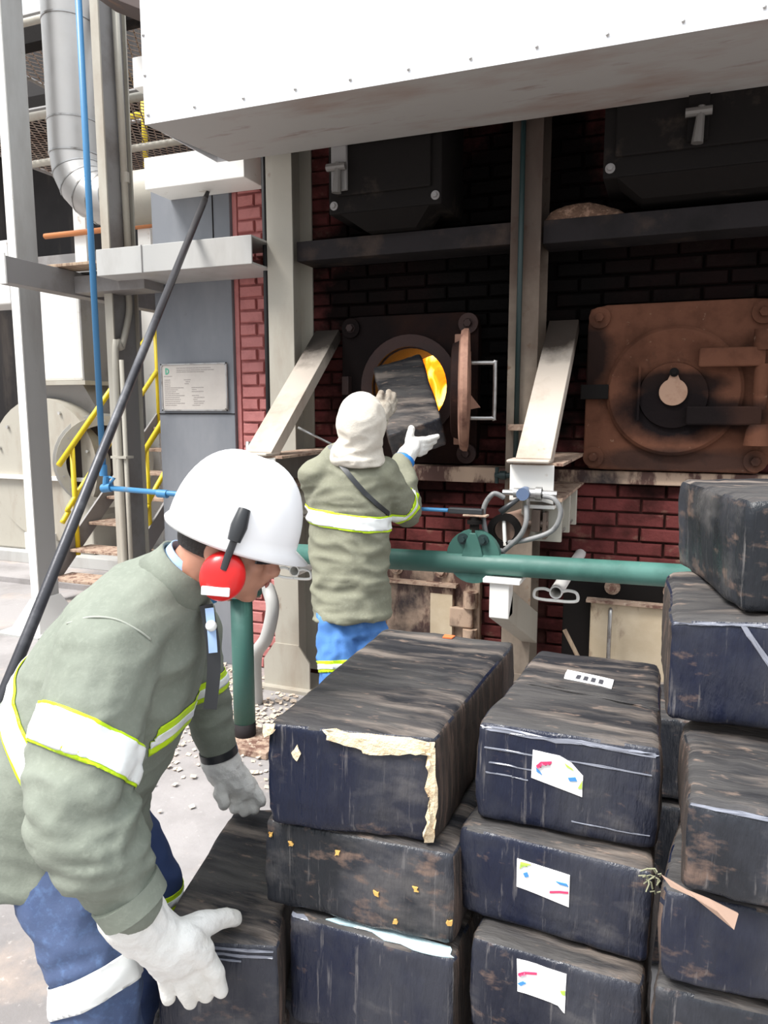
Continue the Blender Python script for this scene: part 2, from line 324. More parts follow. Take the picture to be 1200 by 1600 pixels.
while z < 3.2:
    # painted strip: alternate stretcher / header
    xs = [(-2.405+.08, .71), (-2.405+.165+.1, .88)] if row % 2 else [(-2.405+.055, .49), (-2.405+.115+.11, .97)]
    for x, sc in xs: cells.append((x, z, sc, True, 0))
    xs0 = -1.93-(BW/2 if row % 2 else 0)
    x = xs0
    while x < 1.85:
        if x > -1.98 and not near_hidden(x, z):
            pr = 1 if z < 1.32 and z > .55 else (2 if (2.05 < z < 2.9) else 3)
            if x > .55 or z < .5: pr = 5
            if -2 < x and z > 2.9: pr = 6
            cells.append((x, z, 1.0, False, pr))
        x += BW
    row += 1; z += BH
cells.sort(key=lambda c: c[4]); rb = random.Random(3)
rest = bmesh.new()
for i, (x, z, sc, red, pr) in enumerate(cells):
    me = rb.choice(bmR if red else bmD); dy = rb.uniform(-.003, .004)
    if i < 300:
        o = bpy.data.objects.new('brick', me); COL.objects.link(o); o.parent = wall
        o.location = V((x, Y0+dy, z))-V(wall.location); o.scale = (sc, 1, 1)
    else:
        n0 = len(rest.verts); rest.from_mesh(me); rest.verts.ensure_lookup_table()
        for v in rest.verts[n0:]: v.co = V((x+v.co.x*sc, Y0+dy+v.co.y, z+v.co.z))
stuff(finish(rest, 'remaining_bricks', m_brick_dark, wall))
MB().box((-2.443, 3.852, 0), (-2.412, 3.868, 3.4)).build('painted_edge', m_brick_red, wall, bevel=.004)
# ================================================================== STEEL FRAME
def column(x0, x1, label, m, y0=3.6, y1=3.838):
    t = thing('steel_column', label, 'column', ((x0+x1)/2, (y0+y1)/2, 0), 'cream steel columns of the furnace front')
    MB().box((x0, y0, .05), (x1, y0+.012, 3.5)).build('flange', m, t, bevel=.002)
    MB().box((x0, y1-.012, .05), (x1, y1, 3.5)).build('flange', m, t)
    MB().box(((x0+x1)/2-.006, y0+.012, .05), ((x0+x1)/2+.006, y1-.012, 3.5)).build('web', m, t)
    MB().prism([V((x0-.07, y0-.012, .0)), V((x1+.07, y0-.012, .0)), V((x1+.07, y0-.012, .17)), V((x1, y0-.012, .27)), V((x0, y0-.012, .27)), V((x0-.07, y0-.012, .17))], (0, .012, 0)).build('foot_plate', m, t)
    MB().box((x0-.08, y0-.06, 0), (x1+.08, y1, .02)).build('base_plate', m, t)
    return t
column(-2.07, -1.915, 'cream steel column standing between the red brick strip and the stoke hole', m_cream)
column(-.755, -.612, 'sooty cream steel column in the middle, between open and closed furnace doors', m_colbeam)
def beam(name, a, b, m, label, c=0.05):   # channel in X direction: web front + flanges
    t = thing(name, label, 'beam', ((a[0]+b[0])/2, a[1], a[2]))
    MB().box((a[0], a[1], a[2]), (b[0], a[1]+.01, b[2])).build('web', m, t, bevel=.002)
    MB().box((a[0], a[1]+.01, b[2]-.01), (b[0], b[1], b[2])).build('top_flange', m, t)
    MB().box((a[0], a[1]+.01, a[2]), (b[0], b[1], a[2]+.01)).build('bottom_flange', m, t)
    return t
beam('cross_beam', (-1.912, 3.64, 2.385), (-.758, 3.86, 2.485), m_beamdark, 'smoke-blackened steel cross beam above the open stoke hole')
beam('cross_beam', (-.608, 3.64, 2.375), (1.6, 3.86, 2.48), m_beamdark, 'dark steel cross beam above the closed furnace door')
xb = beam('cross_beam', (-3.09, 3.45, 2.352), (-2.075, 3.825, 2.497), m_lgrey, 'pale grey steel beam with a joint, crossing the grey plate pillar')
MB().box((-2.775, 3.445, 2.35), (-2.77, 3.4505, 2.498)).build('weld_seam', m_dgrey, xb)
tag(MB().box((-1.9, 3.72, 1.225), (-.76, 3.868, 1.305)).build('ledge_beam', m_ashrust, bevel=.004), 'rust-stained ledge beam under the open furnace door plate', 'beam')
tag(MB().box((-.6, 3.80, 1.235), (1.6, 3.868, 1.30)).build('ledge_beam', m_ashrust, bevel=.004), 'dark stained ledge beam under the closed furnace door plate', 'beam')
# grey plate pillar with sign
gp = thing('grey_plate_pillar', 'grey painted steel pillar at the left corner of the furnace', 'pillar', (-2.62, 3.85, 0))
MB().box((-2.994, 3.83, 0), (-2.445, 4.2, 3.02)).build('panel', m_grey, gp, bevel=.004)
MB().box((-2.56, 3.825, 2.5), (-2.555, 3.83, 3.0)).box((-2.994, 3.825, 1.572), (-2.445, 3.83, 1.577)).build('seam', m_dark, gp)
sg = thing('information_sign', 'etched metal information plate with small green logo on the grey pillar', 'sign', (-2.63, 3.82, 1.59))
sx0, sx1, sz0, sz1 = -2.958, -2.483, 1.592, 1.878
MB().box((sx0, 3.814, sz0), (sx1, 3.822, sz1)).build('plate', m_signplate, sg, bevel=.002)
fr = MB()
for a, b in (((sx0, 3.81, sz0), (sx1, 3.814, sz0+.008)), ((sx0, 3.81, sz1-.008), (sx1, 3.814, sz1)), ((sx0, 3.81, sz0), (sx0+.008, 3.814, sz1)), ((sx1-.008, 3.81, sz0), (sx1, 3.814, sz1))): fr.box(a, b)
fr.build('rim', m_steel, sg)
lg = MB(); lx, lz = sx0+.05, sz1-.045
lg.box((lx-.017, 3.8125, lz-.02), (lx-.009, 3.814, lz+.02))
lg.loft([[V((lx+(.021 if k < 9 else .013)*math.sin(math.pi*(k if k < 9 else 17-k)/8)-.01, yy, lz+(.02 if k < 9 else .012)*math.cos(math.pi*(k if k < 9 else 17-k)/8))) for k in range(18)] for yy in (3.8125, 3.814)])
lg.build('logo', m_sgreen, sg)
rt = random.Random(5); tl = MB()
def line(x, z, wd, h=.0045):
    while wd > .004:
        k = min(wd, rt.uniform(.008, .026)); tl.box((x, 3.813, z), (x+k*.86, 3.8142, z+h)); x += k; wd -= k
line(sx0+.02, sz1-.078, .065); line(sx0+.115, sz1-.030, .25); line(sx0+.115, sz1-.042, .27); line(sx0+.115, sz1-.053, .2)
for i in range(14):
    z_ = sz1-.100-i*.0118; line(sx0+.022, z_, rt.uniform(.04, .15) if i > 3 else .045)
    if i not in (3, 7): line(sx0+(.16 if i < 4 else .22)+rt.uniform(0, .02), z_, rt.uniform(.03, .09))
stuff(tl.build('print', m_signink, sg))
for c in ((sx0+.012, sz0+.012), (sx1-.012, sz0+.012), (sx0+.012, sz1-.012), (sx1-.012, sz1-.012)): bolt(sg, (c[0], 3.811, c[1]), (0, -1, 0), .004, .004, m_steel, False, 'screw')
# canopy
cz = 2.86; cyF, cyB = 2.873, 3.43
cn = thing('sheet_metal_canopy', 'large white riveted sheet metal hood across the top of the furnace', 'canopy', (-.3, 3.15, cz))
Lc, Rc = -2.255, 1.6
MB().box((Lc, cyF-.004, cz-.0), (Rc, cyF, cz+.95)).build('front_sheet', m_white, cn)
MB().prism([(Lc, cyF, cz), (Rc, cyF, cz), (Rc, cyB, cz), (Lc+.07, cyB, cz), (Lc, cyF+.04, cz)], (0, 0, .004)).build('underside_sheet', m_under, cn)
MB().box((Lc, cyF, cz+.004), (Lc+.004, cyB, cz+.95)).box((Lc, cyF, cz+.95), (Rc, 3.9, cz+.955)).box((Lc, cyB-.004, cz+.004), (Rc, cyB, cz+.95)).build('side_sheet', m_white, cn)
MB().box((Lc, cyF-.007, cz-.002), (Rc, cyF-.004, cz+.022)).box((Lc, cyF-.007, cz+.022), (Lc+.022, cyF-.004, cz+.95)).build('folded_edge', m_white, cn)
rv = None
def rivet(x, z):
    global rv
    if rv is None:
        rv = MB().ell((0, 0, 0), [V((.0075, 0, 0)), V((0, .006, 0)), V((0, 0, .0075))], 8, 6).bm
        me = bpy.data.meshes.new('rivet'); rv.to_mesh(me); rv.free(); me.materials.append(m_steel); rv = me
    o = bpy.data.objects.new('rivet', rv); COL.objects.link(o); o.parent = cn; o.location = V((x, cyF-.008, z))-V(cn.location)
for i in range(16): rivet(Lc+.02+i*.245, cz+.035)
for i in range(1, 5): rivet(Lc+.012, cz+.035+i*.165)
wsb = tag(MB().box((-2.85, 3.60, 2.835), (-2.20, 3.828, 3.005)).build('white_beam_end', m_whitep, bevel=.004), 'short white beam end below the left corner of the hood', 'beam')
tag(MB().box((-2.90, 3.60, 3.38), (-2.30, 3.828, 3.54)).build('white_beam_end', m_whitep, bevel=.004), 'small white beam end showing left of the hood edge', 'beam')
# ================================================================== FURNACE DOORS
def plate_hole(mb, x0, x1, z0, z1, cx, cz_, r, y0, y1, rc=.05, n=48):
    def edge(a):
        dx, dz = math.cos(a), math.sin(a); tx = ((x1-cx) if dx > 0 else (x0-cx))/dx if abs(dx) > 1e-6 else 1e9; tz = ((z1-cz_) if dz > 0 else (z0-cz_))/dz if abs(dz) > 1e-6 else 1e9
        t = min(tx, tz); p = V((cx+dx*t, 0, cz_+dz*t))
        q = V((min(max(p.x, x0+rc), x1-rc), 0, min(max(p.z, z0+rc), z1-rc))); dd = p-q
        return q+dd.normalized()*rc if dd.length > rc else p
    A = [2*math.pi*k/n for k in range(n)]
    inn = [V((cx+r*math.cos(a), 0, cz_+r*math.sin(a))) for a in A]; out = [edge(a) for a in A]
    mb.loft([[V((p.x, y0, p.z)) for p in inn], [V((p.x, y0, p.z)) for p in out], [V((p.x, y1, p.z)) for p in out], [V((p.x, y1, p.z)) for p in inn], [V((p.x, y0, p.z)) for p in inn]], cap=False)
# open one
fd = thing('open_furnace_mouth', 'blackened cast plate around the open round stoke hole', 'furnace door', (-1.33, 3.82, 1.30))
mb = MB(); plate_hole(mb, -1.72, -.948, 1.312, 2.10, HX, HZ, .25, 3.79, 3.865); mb.build('frame_plate', m_plateL, fd, bevel=.006)
def ringm(c, r0, r1, ya, yb, n=40):
    mb = MB(); mb.loft([circ((c[0], y, c[1]), r, X_, Z_, n) for r, y in ((r0, ya), (r1, ya), (r1, yb), (r0, yb), (r0, ya))], cap=False); return mb
ringm((HX, HZ), .212, .275, 3.765, 3.80).build('mouth_ring', m_ring, fd, smooth='auto')
ringm((HX, HZ), .205, .232, 3.80, 4.3).build('throat_lining', m_ring, fd, smooth='auto')
for (bx, bz) in ((-1.0, 2.04), (-1.66, 2.04), (-1.66, 1.37), (-1.0, 1.37)):
    ringm((bx, bz), .025, .052, 3.772, 3.792, 24).build('bolt_boss', m_plateL if bx < -1.5 else m_ring, fd); bolt(fd, (bx, 3.785, bz), (0, -1, 0), .02, .025, m_ring)
for a, b in (((-1.70, 3.74, 1.68), (-1.66, 3.79, 1.78)), ((-1.05, 3.70, 1.86), (-1.015, 3.79, 1.98)), ((-1.05, 3.70, 1.42), (-1.015, 3.79, 1.52))): MB().box(a, b).build('hinge_lug', m_ring if a[0] < -1.5 else m_doorrim, fd, bevel=.004)
# swung door leaf
ddir = V((-.02, -.55, 0)); ddir = V((math.sin(math.radians(14)), -math.cos(math.radians(14)), 0)); hinge = V((-1.00, 3.76, HZ-.03)); dc = hinge+ddir*.30; dn = V((-ddir.y, ddir.x, 0))
dl = MB(); dl.loft([circ(dc+dn*o_, r, ddir, Z_, 40) for r, o_ in ((.24, -.03), (.28, -.022), (.29, -.008), (.29, .012), (.27, .018), (.10, .026))]); dl.build('door_leaf', m_doorrim, fd, smooth='auto')
dl = MB(); dl.loft([circ(dc-dn*o_, r, ddir, Z_, 40) for r, o_ in ((.235, .028), (.22, .062), (.20, .066))]); dl.build('refractory_plug', m_plateL, fd, smooth='auto')
for z_ in (1.55, 1.83): MB().box((-1.035, 3.66, z_), (-.985, 3.80, z_+.07)).build('hinge_arm', m_doorrim, fd, bevel=.005)
hb = dc+dn*.018; h1 = hb+V((0, 0, .13)); h2 = hb+V((0, 0, -.13))
MB().tube(bez([h1, h1+dn*.11, h1+dn*.12-Z_*.01, h2+dn*.12+Z_*.01, h2+dn*.11, h2], 6), .010, 10).build('door_handle', m_steel, fd, smooth=True)
MB().prism([hb+Z_*-.01, hb+dn*.055-Z_*.08, hb-Z_*.09], ddir*.02).build('latch_tongue', m_doorrim, fd)
# fire inside
fire = thing('furnace_fire', 'bright orange fire burning inside the round stoke hole', 'fire', (HX, 4.5, 1.2))
fb = MB()
def fsurf(nx=40, nz=30):
    vs = []; fs = []
    for j in range(nz+1):
        for i in range(nx+1):
            u, v = i/nx*2-1, j/nz*2-1; x = HX+u*.9; zz = HZ-.1+v*.6
            y = 5.05+.18*noise.noise(V((x*5, zz*3, 0)))-.25*(1-v)**2*.4
            vs.append(V((x, y, zz)))
    for j in range(nz):
        for i in range(nx): a = j*(nx+1)+i; fs.append((a, a+1, a+nx+2, a+nx+1))
    fb.add(vs, fs)
fsurf(); fb.build('flame', m_fire, fire, smooth=True, nrm=False)
fc = MB()
rf_ = random.Random(2)
for i in range(60):
    a = rf_.uniform(HX-.8, HX+.8); y = rf_.uniform(4.35, 4.95); r = rf_.uniform(.05, .11)
    fc.ell((a, y, 1.22+r*.5), [V((r, rf_.uniform(-.02, .02), 0)), V((0, r*.8, .01)), V((0, .01, r*.7))], 8, 6)
stuff(fc.build('embers', m_fire, fire))
struct(MB().box((-2.3, 4.16, 1.1), (-.3, 5.6, 1.2)).box((-2.3, 5.4, 1.2), (-.3, 5.6, 2.6)).box((-2.4, 4.16, 1.1), (-2.3, 5.6, 2.6)).box((-.3, 4.16, 1.1), (-.2, 5.6, 2.6)).box((-2.4, 4.16, 2.5), (-.2, 5.6, 2.6)).build('trim_2', m_ring))
# closed one
cd = thing('closed_furnace_door', 'rust brown closed round furnace door with teardrop peephole cover', 'furnace door', (0, 3.8, 1.30))
CX, CZ = .0, 1.685
mb = MB(); plate_hole(mb, -.40, .425, 1.308, 2.095, CX, CZ, .2, 3.76, 3.865, .045); mb.build('frame_plate', m_plateR, cd, bevel=.008)
mb = MB(); mb.loft([circ((CX, y, CZ), r, X_, Z_, 48) for r, y in ((.30, 3.762), (.30, 3.735), (.285, 3.722), (.265, 3.722), (.255, 3.728), (.02, 3.722))]); mb.build('door_disc', m_plateR, cd, smooth='auto')
mb = MB(); mb.loft([circ((CX, y, CZ-.02), r, X_, Z_, 40) for r, y in ((.155, 3.728), (.15, 3.71), (.02, 3.708))]); mb.build('centre_boss', m_plateR, cd, smooth='auto')
for z0_, z1_, x0_ in ((1.79, 1.875, .10), (1.53, 1.615, .06)):
    MB().box((x0_, 3.66, z0_), (.37, 3.725, z1_)).build('hinge_arm', m_plateR, cd, bevel=.008)
MB().tube([(.36, 3.69, 1.44), (.36, 3.69, 1.535)], [.055, .045], 18).build('hinge_knuckle', m_plateR, cd, smooth='auto', bevel=.004)
MB().tube([(.36, 3.69, 1.60), (.36, 3.69, 1.80)], .03, 16).tube([(.36, 3.69, 1.86), (.36, 3.69, 1.95)], .04, 16).build('hinge_pin', m_plateR, cd, smooth='auto')
for (bx, bz) in ((-.345, 2.035), (-.35, 1.37), (.36, 2.03), (.365, 1.365)):
    ringm((bx, bz), .025, .05, 3.745, 3.762, 24).build('bolt_boss', m_plateR, cd, smooth='auto'); bolt(cd, (bx, 3.755, bz), (0, -1, 0), .021, .025, m_plateR)
td = [V((CX-.0+.062*math.sin(a), 3.690, CZ-.005+.062*math.cos(a))) for a in [math.radians(22+k*316/28) for k in range(29)]]+[V((CX-.013, 3.690, CZ+.085)), V((CX+.013, 3.690, CZ+.085))]
td = [V((CX+.062*math.sin(math.radians(25+k*310/28)), 3.690, CZ-.005+.062*math.cos(math.radians(25+k*310/28)))) for k in range(29)]+[V((CX-.010, 3.690, CZ+.09)), V((CX+.010, 3.690, CZ+.09))]
mb = MB(); mb.prism(td, (0, .010, 0)); mb.build('peephole_cover', mat('pale_rust', (.36, .22, .15), .7, 0, [((.25, .13, .08), 12, .5, .7)]), cd, bevel=.002)
bolt(cd, (CX, 3.688, CZ+.085), (0, -1, 0), .012, .015, m_dark)
MB().box((-.155, 3.695, 1.55), (-.145, 3.725, 1.80)).build('stop_bar', m_plateR, cd)
MB().box((CX-.42, 3.72, CZ-.035), (CX-.29, 3.76, CZ+.035)).build('latch', m_dark, cd, bevel=.004)
# lower ash doors
def ash(x0, x1, z0, z1, y, label, m, hinge_side, full):
    t = thing('ash_door', label, 'door', ((x0+x1)/2, y, z0))
    MB().box((x0-.14, y+.03, z0-.05), (x1+.14, 3.868, z1+.13)).build('frame_plate', m_dark if full else m_ashrust, t, bevel=.006)
    mb = MB(); mb.box((x0, y, z0), (x1, y+.03, z1)); mb.build('door_leaf', m, t, bevel=.012)
    MB().box((x0-.02, y-.03, z1), (x1+.02, y+.03, z1+.014)).build('drip_ledge', m_dusty, t)
    for bx in (x0+.10, x1-.08): bolt(t, (bx, y+.03, z1+.075), (0, -1, 0), .022, .02, m_dusty)
    if hinge_side:
        xh = x1+.01
        MB().box((x1-.02, y-.012, z1-.22), (xh+.10, y+.02, z1-.11)).build('hinge_strap', m, t, bevel=.008)
        MB().tube([(xh+.085, y, z1-.35), (xh+.085, y, z1-.225)], .04, 14).tube([(xh+.085, y, z1-.105), (xh+.085, y, z1-.02)], .04, 14).build('hinge_knuckle', m, t, smooth='auto')
    else:
        MB().tube(bez([(x0+.10, y, z1-.04), (x0+.10, y-.05, z1-.045), (x0+.10, y-.05, z1-.3), (x0+.10, y, z1-.31)], 5), .010, 8).build('door_handle', m_steel, t, smooth=True)
    return t
ash(-1.50, -1.06, .20, .645, 3.78, 'soot-streaked cream ash door low on the furnace behind the standing worker', m_ashrust, True, False)
ash(-.335, .12, .18, .645, 3.74, 'clean cream ash door with pull handle under the green pipe', m_ash, False, True)
MB().box((-1.19, 3.774, .22), (-1.065, 3.781, .60)).build('clean_patch', m_ash, bpy.data.objects['ash_door'])
# upper burner boxes
def burner(x0, x1, z0, z1, y0, label, lx):
    t = thing('burner_box', label, 'burner box', ((x0+x1)/2, 3.7, z0))
    MB().box((x0, y0, z0), (x1, 3.868, z1)).build('casing', m_dark, t, bevel=.008)
    MB().box((x0+.05, y0-.02, z0+.08), (x1-.05, y0, z1)).build('front_cover', m_dark, t, bevel=.006)
    MB().prism([(x0+.06, y0, z0), (x1-.06, y0, z0), (x1-.16, y0+.10, z0-.07), (x0+.16, y0+.10, z0-.07)], (0, .2, 0)).build('chute', m_dark, t)
    l = MB(); l.box((lx-.04, y0-.045, z0+.10), (lx+.04, y0-.02, z0+.34)).build('latch_plate', m_dgrey if lx < -1 else m_dark, t, bevel=.004)
    MB().tube([(lx-.05, y0-.07, z0+.2), (lx+.05, y0-.07, z0+.2)], .018, 10).tube([(lx, y0-.07, z0+.08), (lx+.01, y0-.07, z0+.22)], [.024, .014], 10).build('latch', mat('dull_latch_steel', (.16, .15, .14), .5, .4), t, smooth='auto')
    for bx in (x0+.03, x1-.03): bolt(t, (bx, y0, z0+.04), (0, -1, 0), .012, .015, m_dgrey)
    return t
burner(-1.645, -1.06, 2.56, 3.1, 3.48, 'dark burner box with pale latch above the open stoke hole', -1.57)
burner(-.33, .62, 2.585, 3.2, 3.46, 'black burner box hanging under the hood at upper right', .04)
# dust heap on beam
dp = MB(); n_ = 22
vs = []; fs = []
for j in range(9):
    for i in range(n_):
        u = i/(n_-1); v = j/8; x = -.6+u*.36; y = 3.645+v*.2
        h = .012+.07*math.sin(math.pi*min(1, u*.9+.12))*(.35+.65*math.sin(math.pi*v*.6+.5))+.008*noise.noise(V((x*30, y*30, 0)))
        if i in (0, n_-1) or j in (0, 8): h = 0
        vs.append((x, y, 2.481+max(h, 0)))
for j in range(8):
    for i in range(n_-1): a = j*n_+i; fs.append((a, a+1, a+n_+1, a+n_))
dp.add(vs, fs); o = tag(dp.build('sawdust_heap', m_sack, smooth=True), 'brown sawdust heap lying on the dark beam right of the middle column', 'sawdust'); stuff(o)
# ================================================================== STRUTS AND BRACKETS
def bracket(dx, label_s, label_b, detail):
    sx = -.52+dx
    t = thing('diagonal_strut', label_s, 'strut', (sx, 3.1, 1.39), 'diagonal struts holding the brackets')
    mt = m_strut; a = V((sx, 3.80, 2.03)); b = V((sx, 3.03, 1.395)); hw = .072; d_ = (b-a).normalized(); nn = X_.cross(d_).normalized()
    if nn.y > 0: nn = -nn
    MB().hexa([a-X_*hw, b-X_*hw, b+X_*hw, a+X_*hw]+[p+nn*.01 for p in (a-X_*hw, b-X_*hw, b+X_*hw, a+X_*hw)]).build('face', mt, t, bevel=.003)
    for sgn in (-1, 1):
        e = X_*hw*sgn; e2 = X_*(hw-.008)*sgn
        MB().hexa([a+e, b+e, b+e2, a+e2]+[p-nn*.05 for p in (a+e, b+e, b+e2, a+e2)]).build('flange', mt, t)
    MB().box((sx-.10, 2.97, 1.385), (sx+.075, 3.10, 1.40)).build('foot', mt, t, bevel=.012)
    q = thing('wall_bracket', label_b, 'bracket', (sx, 3.4, 1.1))
    MB().box((sx-.085, 3.04, 1.372), (sx+.12, 3.865, 1.384)).build('top_shelf', m_dusty, q)
    MB().box((sx-.085, 3.04, 1.226), (sx+.12, 3.865, 1.238)).build('bottom_shelf', m_dusty, q)
    MB().box((sx-.06, 3.05, 1.238), (sx-.05, 3.865, 1.372)).build('web', m_lgrey, q)
    MB().prism([(sx-.095, 3.03, 1.375), (sx+.085, 3.03, 1.375), (sx+.085, 3.03, 1.215), (sx+.04, 3.03, 1.225), (sx-.095, 3.03, 1.225)], (0, .012, 0)).build('front_plate', m_whitep, q, bevel=.003)
    # cylinder and clevis below
    MB().box((sx-.02, 3.03, 1.195), (sx+.09, 3.10, 1.21)).build('clamp_plate', m_whitep, q, bevel=.002)
    MB().tube([(sx+.03, 3.12, 1.135), (sx+.03, 3.62, 1.135)], .062, 20).build('air_cylinder', m_cream, q, smooth='auto')
    for y in (3.09, 3.35, 3.60): MB().box((sx-.055, y, 1.05), (sx+.115, y+.02, 1.22)).build('cylinder_cap', m_cream, q, bevel=.004)
    for xo in (-.035, .095): MB().tube([(sx+xo, 3.10, 1.07), (sx+xo, 3.6, 1.07)], .006, 6).build('tie_rod', m_steel, q)
    MB().box((sx, 3.02, 1.10), (sx+.035, 3.09, 1.19)).tube([(sx-.015, 3.05, 1.13), (sx+.065, 3.05, 1.13)], .016, 12).box((sx+.045, 3.03, 1.07), (sx+.06, 3.09, 1.18)).build('clevis', mat('brown_clevis', (.14, .10, .08), .5, .4), q, bevel=.002)
    return q
bracket(-1.29, 'dusty cream diagonal strut on the left, running down behind the white hard hat', 'rusty shelf bracket on the wall between hard hat and standing worker', False)
br = bracket(0, 'dusty cream diagonal strut between the middle column and the closed door', 'white-fronted wall bracket with air cylinder right of the middle column', True)
# brown air tank behind the hoses
at_ = thing('pressure_filter', 'small round brown filter drum behind the looped grey hoses', 'filter', (-.60, 3.1, 1.05))
MB().tube([(-.62, 3.02, 1.10), (-.56, 3.30, 1.10)], .07, 22).build('drum', mat('brown_drum', (.26, .17, .13), .6, 0, [((.12, .07, .05), 7, .5, .7)]), at_, smooth='auto')
ringm((-.625, 1.10), .045, .072, 2.985, 3.02, 24).build('rim', m_dark, at_, smooth='auto')
MB().tube([(-.63, 3.0, 1.16), (-.62, 2.99, 1.04)], .008, 8).build('bracket_wire', m_whitep, at_)
# valve with hoses
vl = thing('air_valve', 'small blue-grey hand valve with black lever on the white bracket', 'valve', (-.53, 3.0, 1.22))
vc = V((-.535, 2.985, 1.262))
MB().tube([vc+V((-.055, .01, 0)), vc+V((.06, .01, 0))], [.020, .022], 12).tube([vc+V((.035, .01, 0)), vc+V((.06, .01, 0))], .028, 12).build('valve_body', m_steel, vl, smooth='auto')
MB().tube([vc+V((-.01, .03, .0)), vc+V((-.01, -.04, 0))], .026, 14).build('valve_cap', mat('blue_grey_plastic', (.09, .13, .22), .4), vl, smooth='auto')
MB().tube([vc+V((-.02, -.03, -.015)), vc+V((-.06, -.05, -.045)), vc+V((-.095, -.05, -.075))], [.007, .011, .014], 10).build('lever', m_bplas, vl, smooth=True)
MB().tube([vc+V((-.10, .01, 0)), vc+V((-.05, .01, 0))], .012, 8).tube([vc+V((.06, .01, 0)), vc+V((.12, .01, 0))], .014, 8).tube([vc+V((0, .01, -.02)), vc+V((0, .01, -.11))], .012, 8).build('fitting', m_steel, vl, smooth='auto')
for pts, lab in ((((788, 778), (770, 772), (755, 800), (765, 850), (789, 862)), 'grey air hose looping down left of the valve on the bracket'),
             (((822, 790), (822, 815), (812, 838), (786, 862)), 'short grey air hose hanging straight under the valve'),
             (((850, 775), (866, 780), (876, 800), (864, 828), (830, 842), (795, 848)), 'long grey air hose looping right of the valve on the bracket')):
    pp = [AY(x, y, 2.975-(.02 if 0 < i < len(pts)-1 else 0)) for i, (x, y) in enumerate(pts)]
    pp[-1] = AY(*pts[-1], 2.99)
    tag(MB().tube(bez(pp, 7), .0105, 8).build('air_hose', m_hose, smooth=True), lab, 'hose', 'grey air hoses at the bracket')
# ================================================================== GREEN PIPEWORK
PY = 2.925
gpz = [(-1.818, .945), (.75, .99)]
gpipe = thing('green_pipe', 'long horizontal green pipe crossing in front of the furnace', 'pipe', (-.6, PY, .9))
MB().tube([(-1.80, PY, .945), (-.6, PY, .972), (1.0, PY, .995)], .045, 24).build('pipe_run', m_green, gpipe, smooth=True)
MB().tube(bez([(-1.80, PY, .945), (-1.845, PY, .94), (-1.86, PY, .90), (-1.86, PY, .86)], 5), .045, 24).build('elbow', m_green, gpipe, smooth=True)
vt = thing('green_standpipe', 'vertical green pipe rising from the floor beside the bending worker', 'pipe', (-1.86, PY, 0))
MB().tube([(-1.86, PY, .0), (-1.86, PY, .80)], .052, 24).build('pipe_run', m_green, vt, smooth=True)
MB().tube([(-1.86, PY, .0), (-1.86, PY, .10)], .053, 24).build('scorched_foot', m_beamdark, vt, smooth=True)
for z0_ in (.735, .80): 
    MB().tube([(-1.86, PY, z0_), (-1.86, PY, z0_+.020)], .098, 28).build('flange', m_green, vt, smooth='auto')
for k in range(6):
    a = k*math.pi/3+.3; c = V((-1.86+.08*math.cos(a), PY+.08*math.sin(a), .72))
    MB().tube([c, c+Z_*.115], .008, 8).tube([c, c+Z_*.014], .014, 6).tube([c+Z_*.10, c+Z_*.115], .014, 6).build('flange_bolt', m_dusty, vt)
bv = thing('butterfly_valve', 'blue butterfly valve clamped between green flanges on the standpipe', 'valve', (-1.86, PY, .755))
MB().tube([(-1.86, PY, .757), (-1.86, PY, .798)], .075, 24).build('valve_body', m_blue, bv, smooth='auto')
MB().tube([(-1.86, PY-.06, .778), (-1.92, PY-.11, .775)], .014, 10).box((-1.97, PY-.16, .70), (-1.955, PY-.06, .79)).tube([(-1.96, PY-.13, .775), (-2.05, PY-.2, .69)], .008, 8).build('valve_lever', m_blue, bv, bevel=.002)
tag(MB().box((-2.02, PY-.14, .0), (-1.66, PY+.10, .035)).build('base_plate', m_dusty, bevel=.005), 'beige plate on the floor under the green standpipe', 'plate')
# flange and lever valve on the run
fv = thing('lever_valve', 'green flanged valve with long blue lever standing on the horizontal pipe', 'valve', (-.74, PY, 1.0))
vx = -.735
MB().loft([circ((vx, y, 1.0), r, X_, Z_, 28) for r, y in ((.112, PY-.018), (.112, PY+.018))]).build('flange', m_green, fv, smooth='auto')
MB().prism([(vx-.045, PY-.03, 1.0), (vx+.045, PY-.03, 1.0), (vx+.03, PY-.03, 1.06), (vx+.012, PY-.03, 1.10), (vx-.012, PY-.03, 1.10), (vx-.03, PY-.03, 1.06)], (0, .012, 0)).build('rib', m_green, fv, bevel=.003)
for a in (60, 120): bolt(fv, (vx+.085*math.cos(math.radians(a)), PY-.02, 1.0+.085*math.sin(math.radians(a))), (0, -1, 0), .013, .02, m_dkgreen)
MB().tube([(vx, PY, 1.09), (vx, PY, 1.165)], .020, 12).tube([(vx, PY, 1.135), (vx, PY, 1.15)], .032, 12).build('stem', m_dark, fv, smooth='auto')
MB().box((vx-.045, PY-.022, 1.166), (vx+.055, PY+.022, 1.174)).tube([(vx, PY, 1.15), (vx, PY, 1.186)], .012, 6).build('lever_plate', m_dusty, fv, bevel=.002)
MB().box((vx-.11, PY-.016, 1.174), (vx+.035, PY+.016, 1.198)).build('lever_arm', m_bplas, fv, bevel=.004)
MB().box((vx-.235, PY-.014, 1.178), (vx-.11, PY+.014, 1.192)).build('lever_grip', m_blue, fv, bevel=.005)
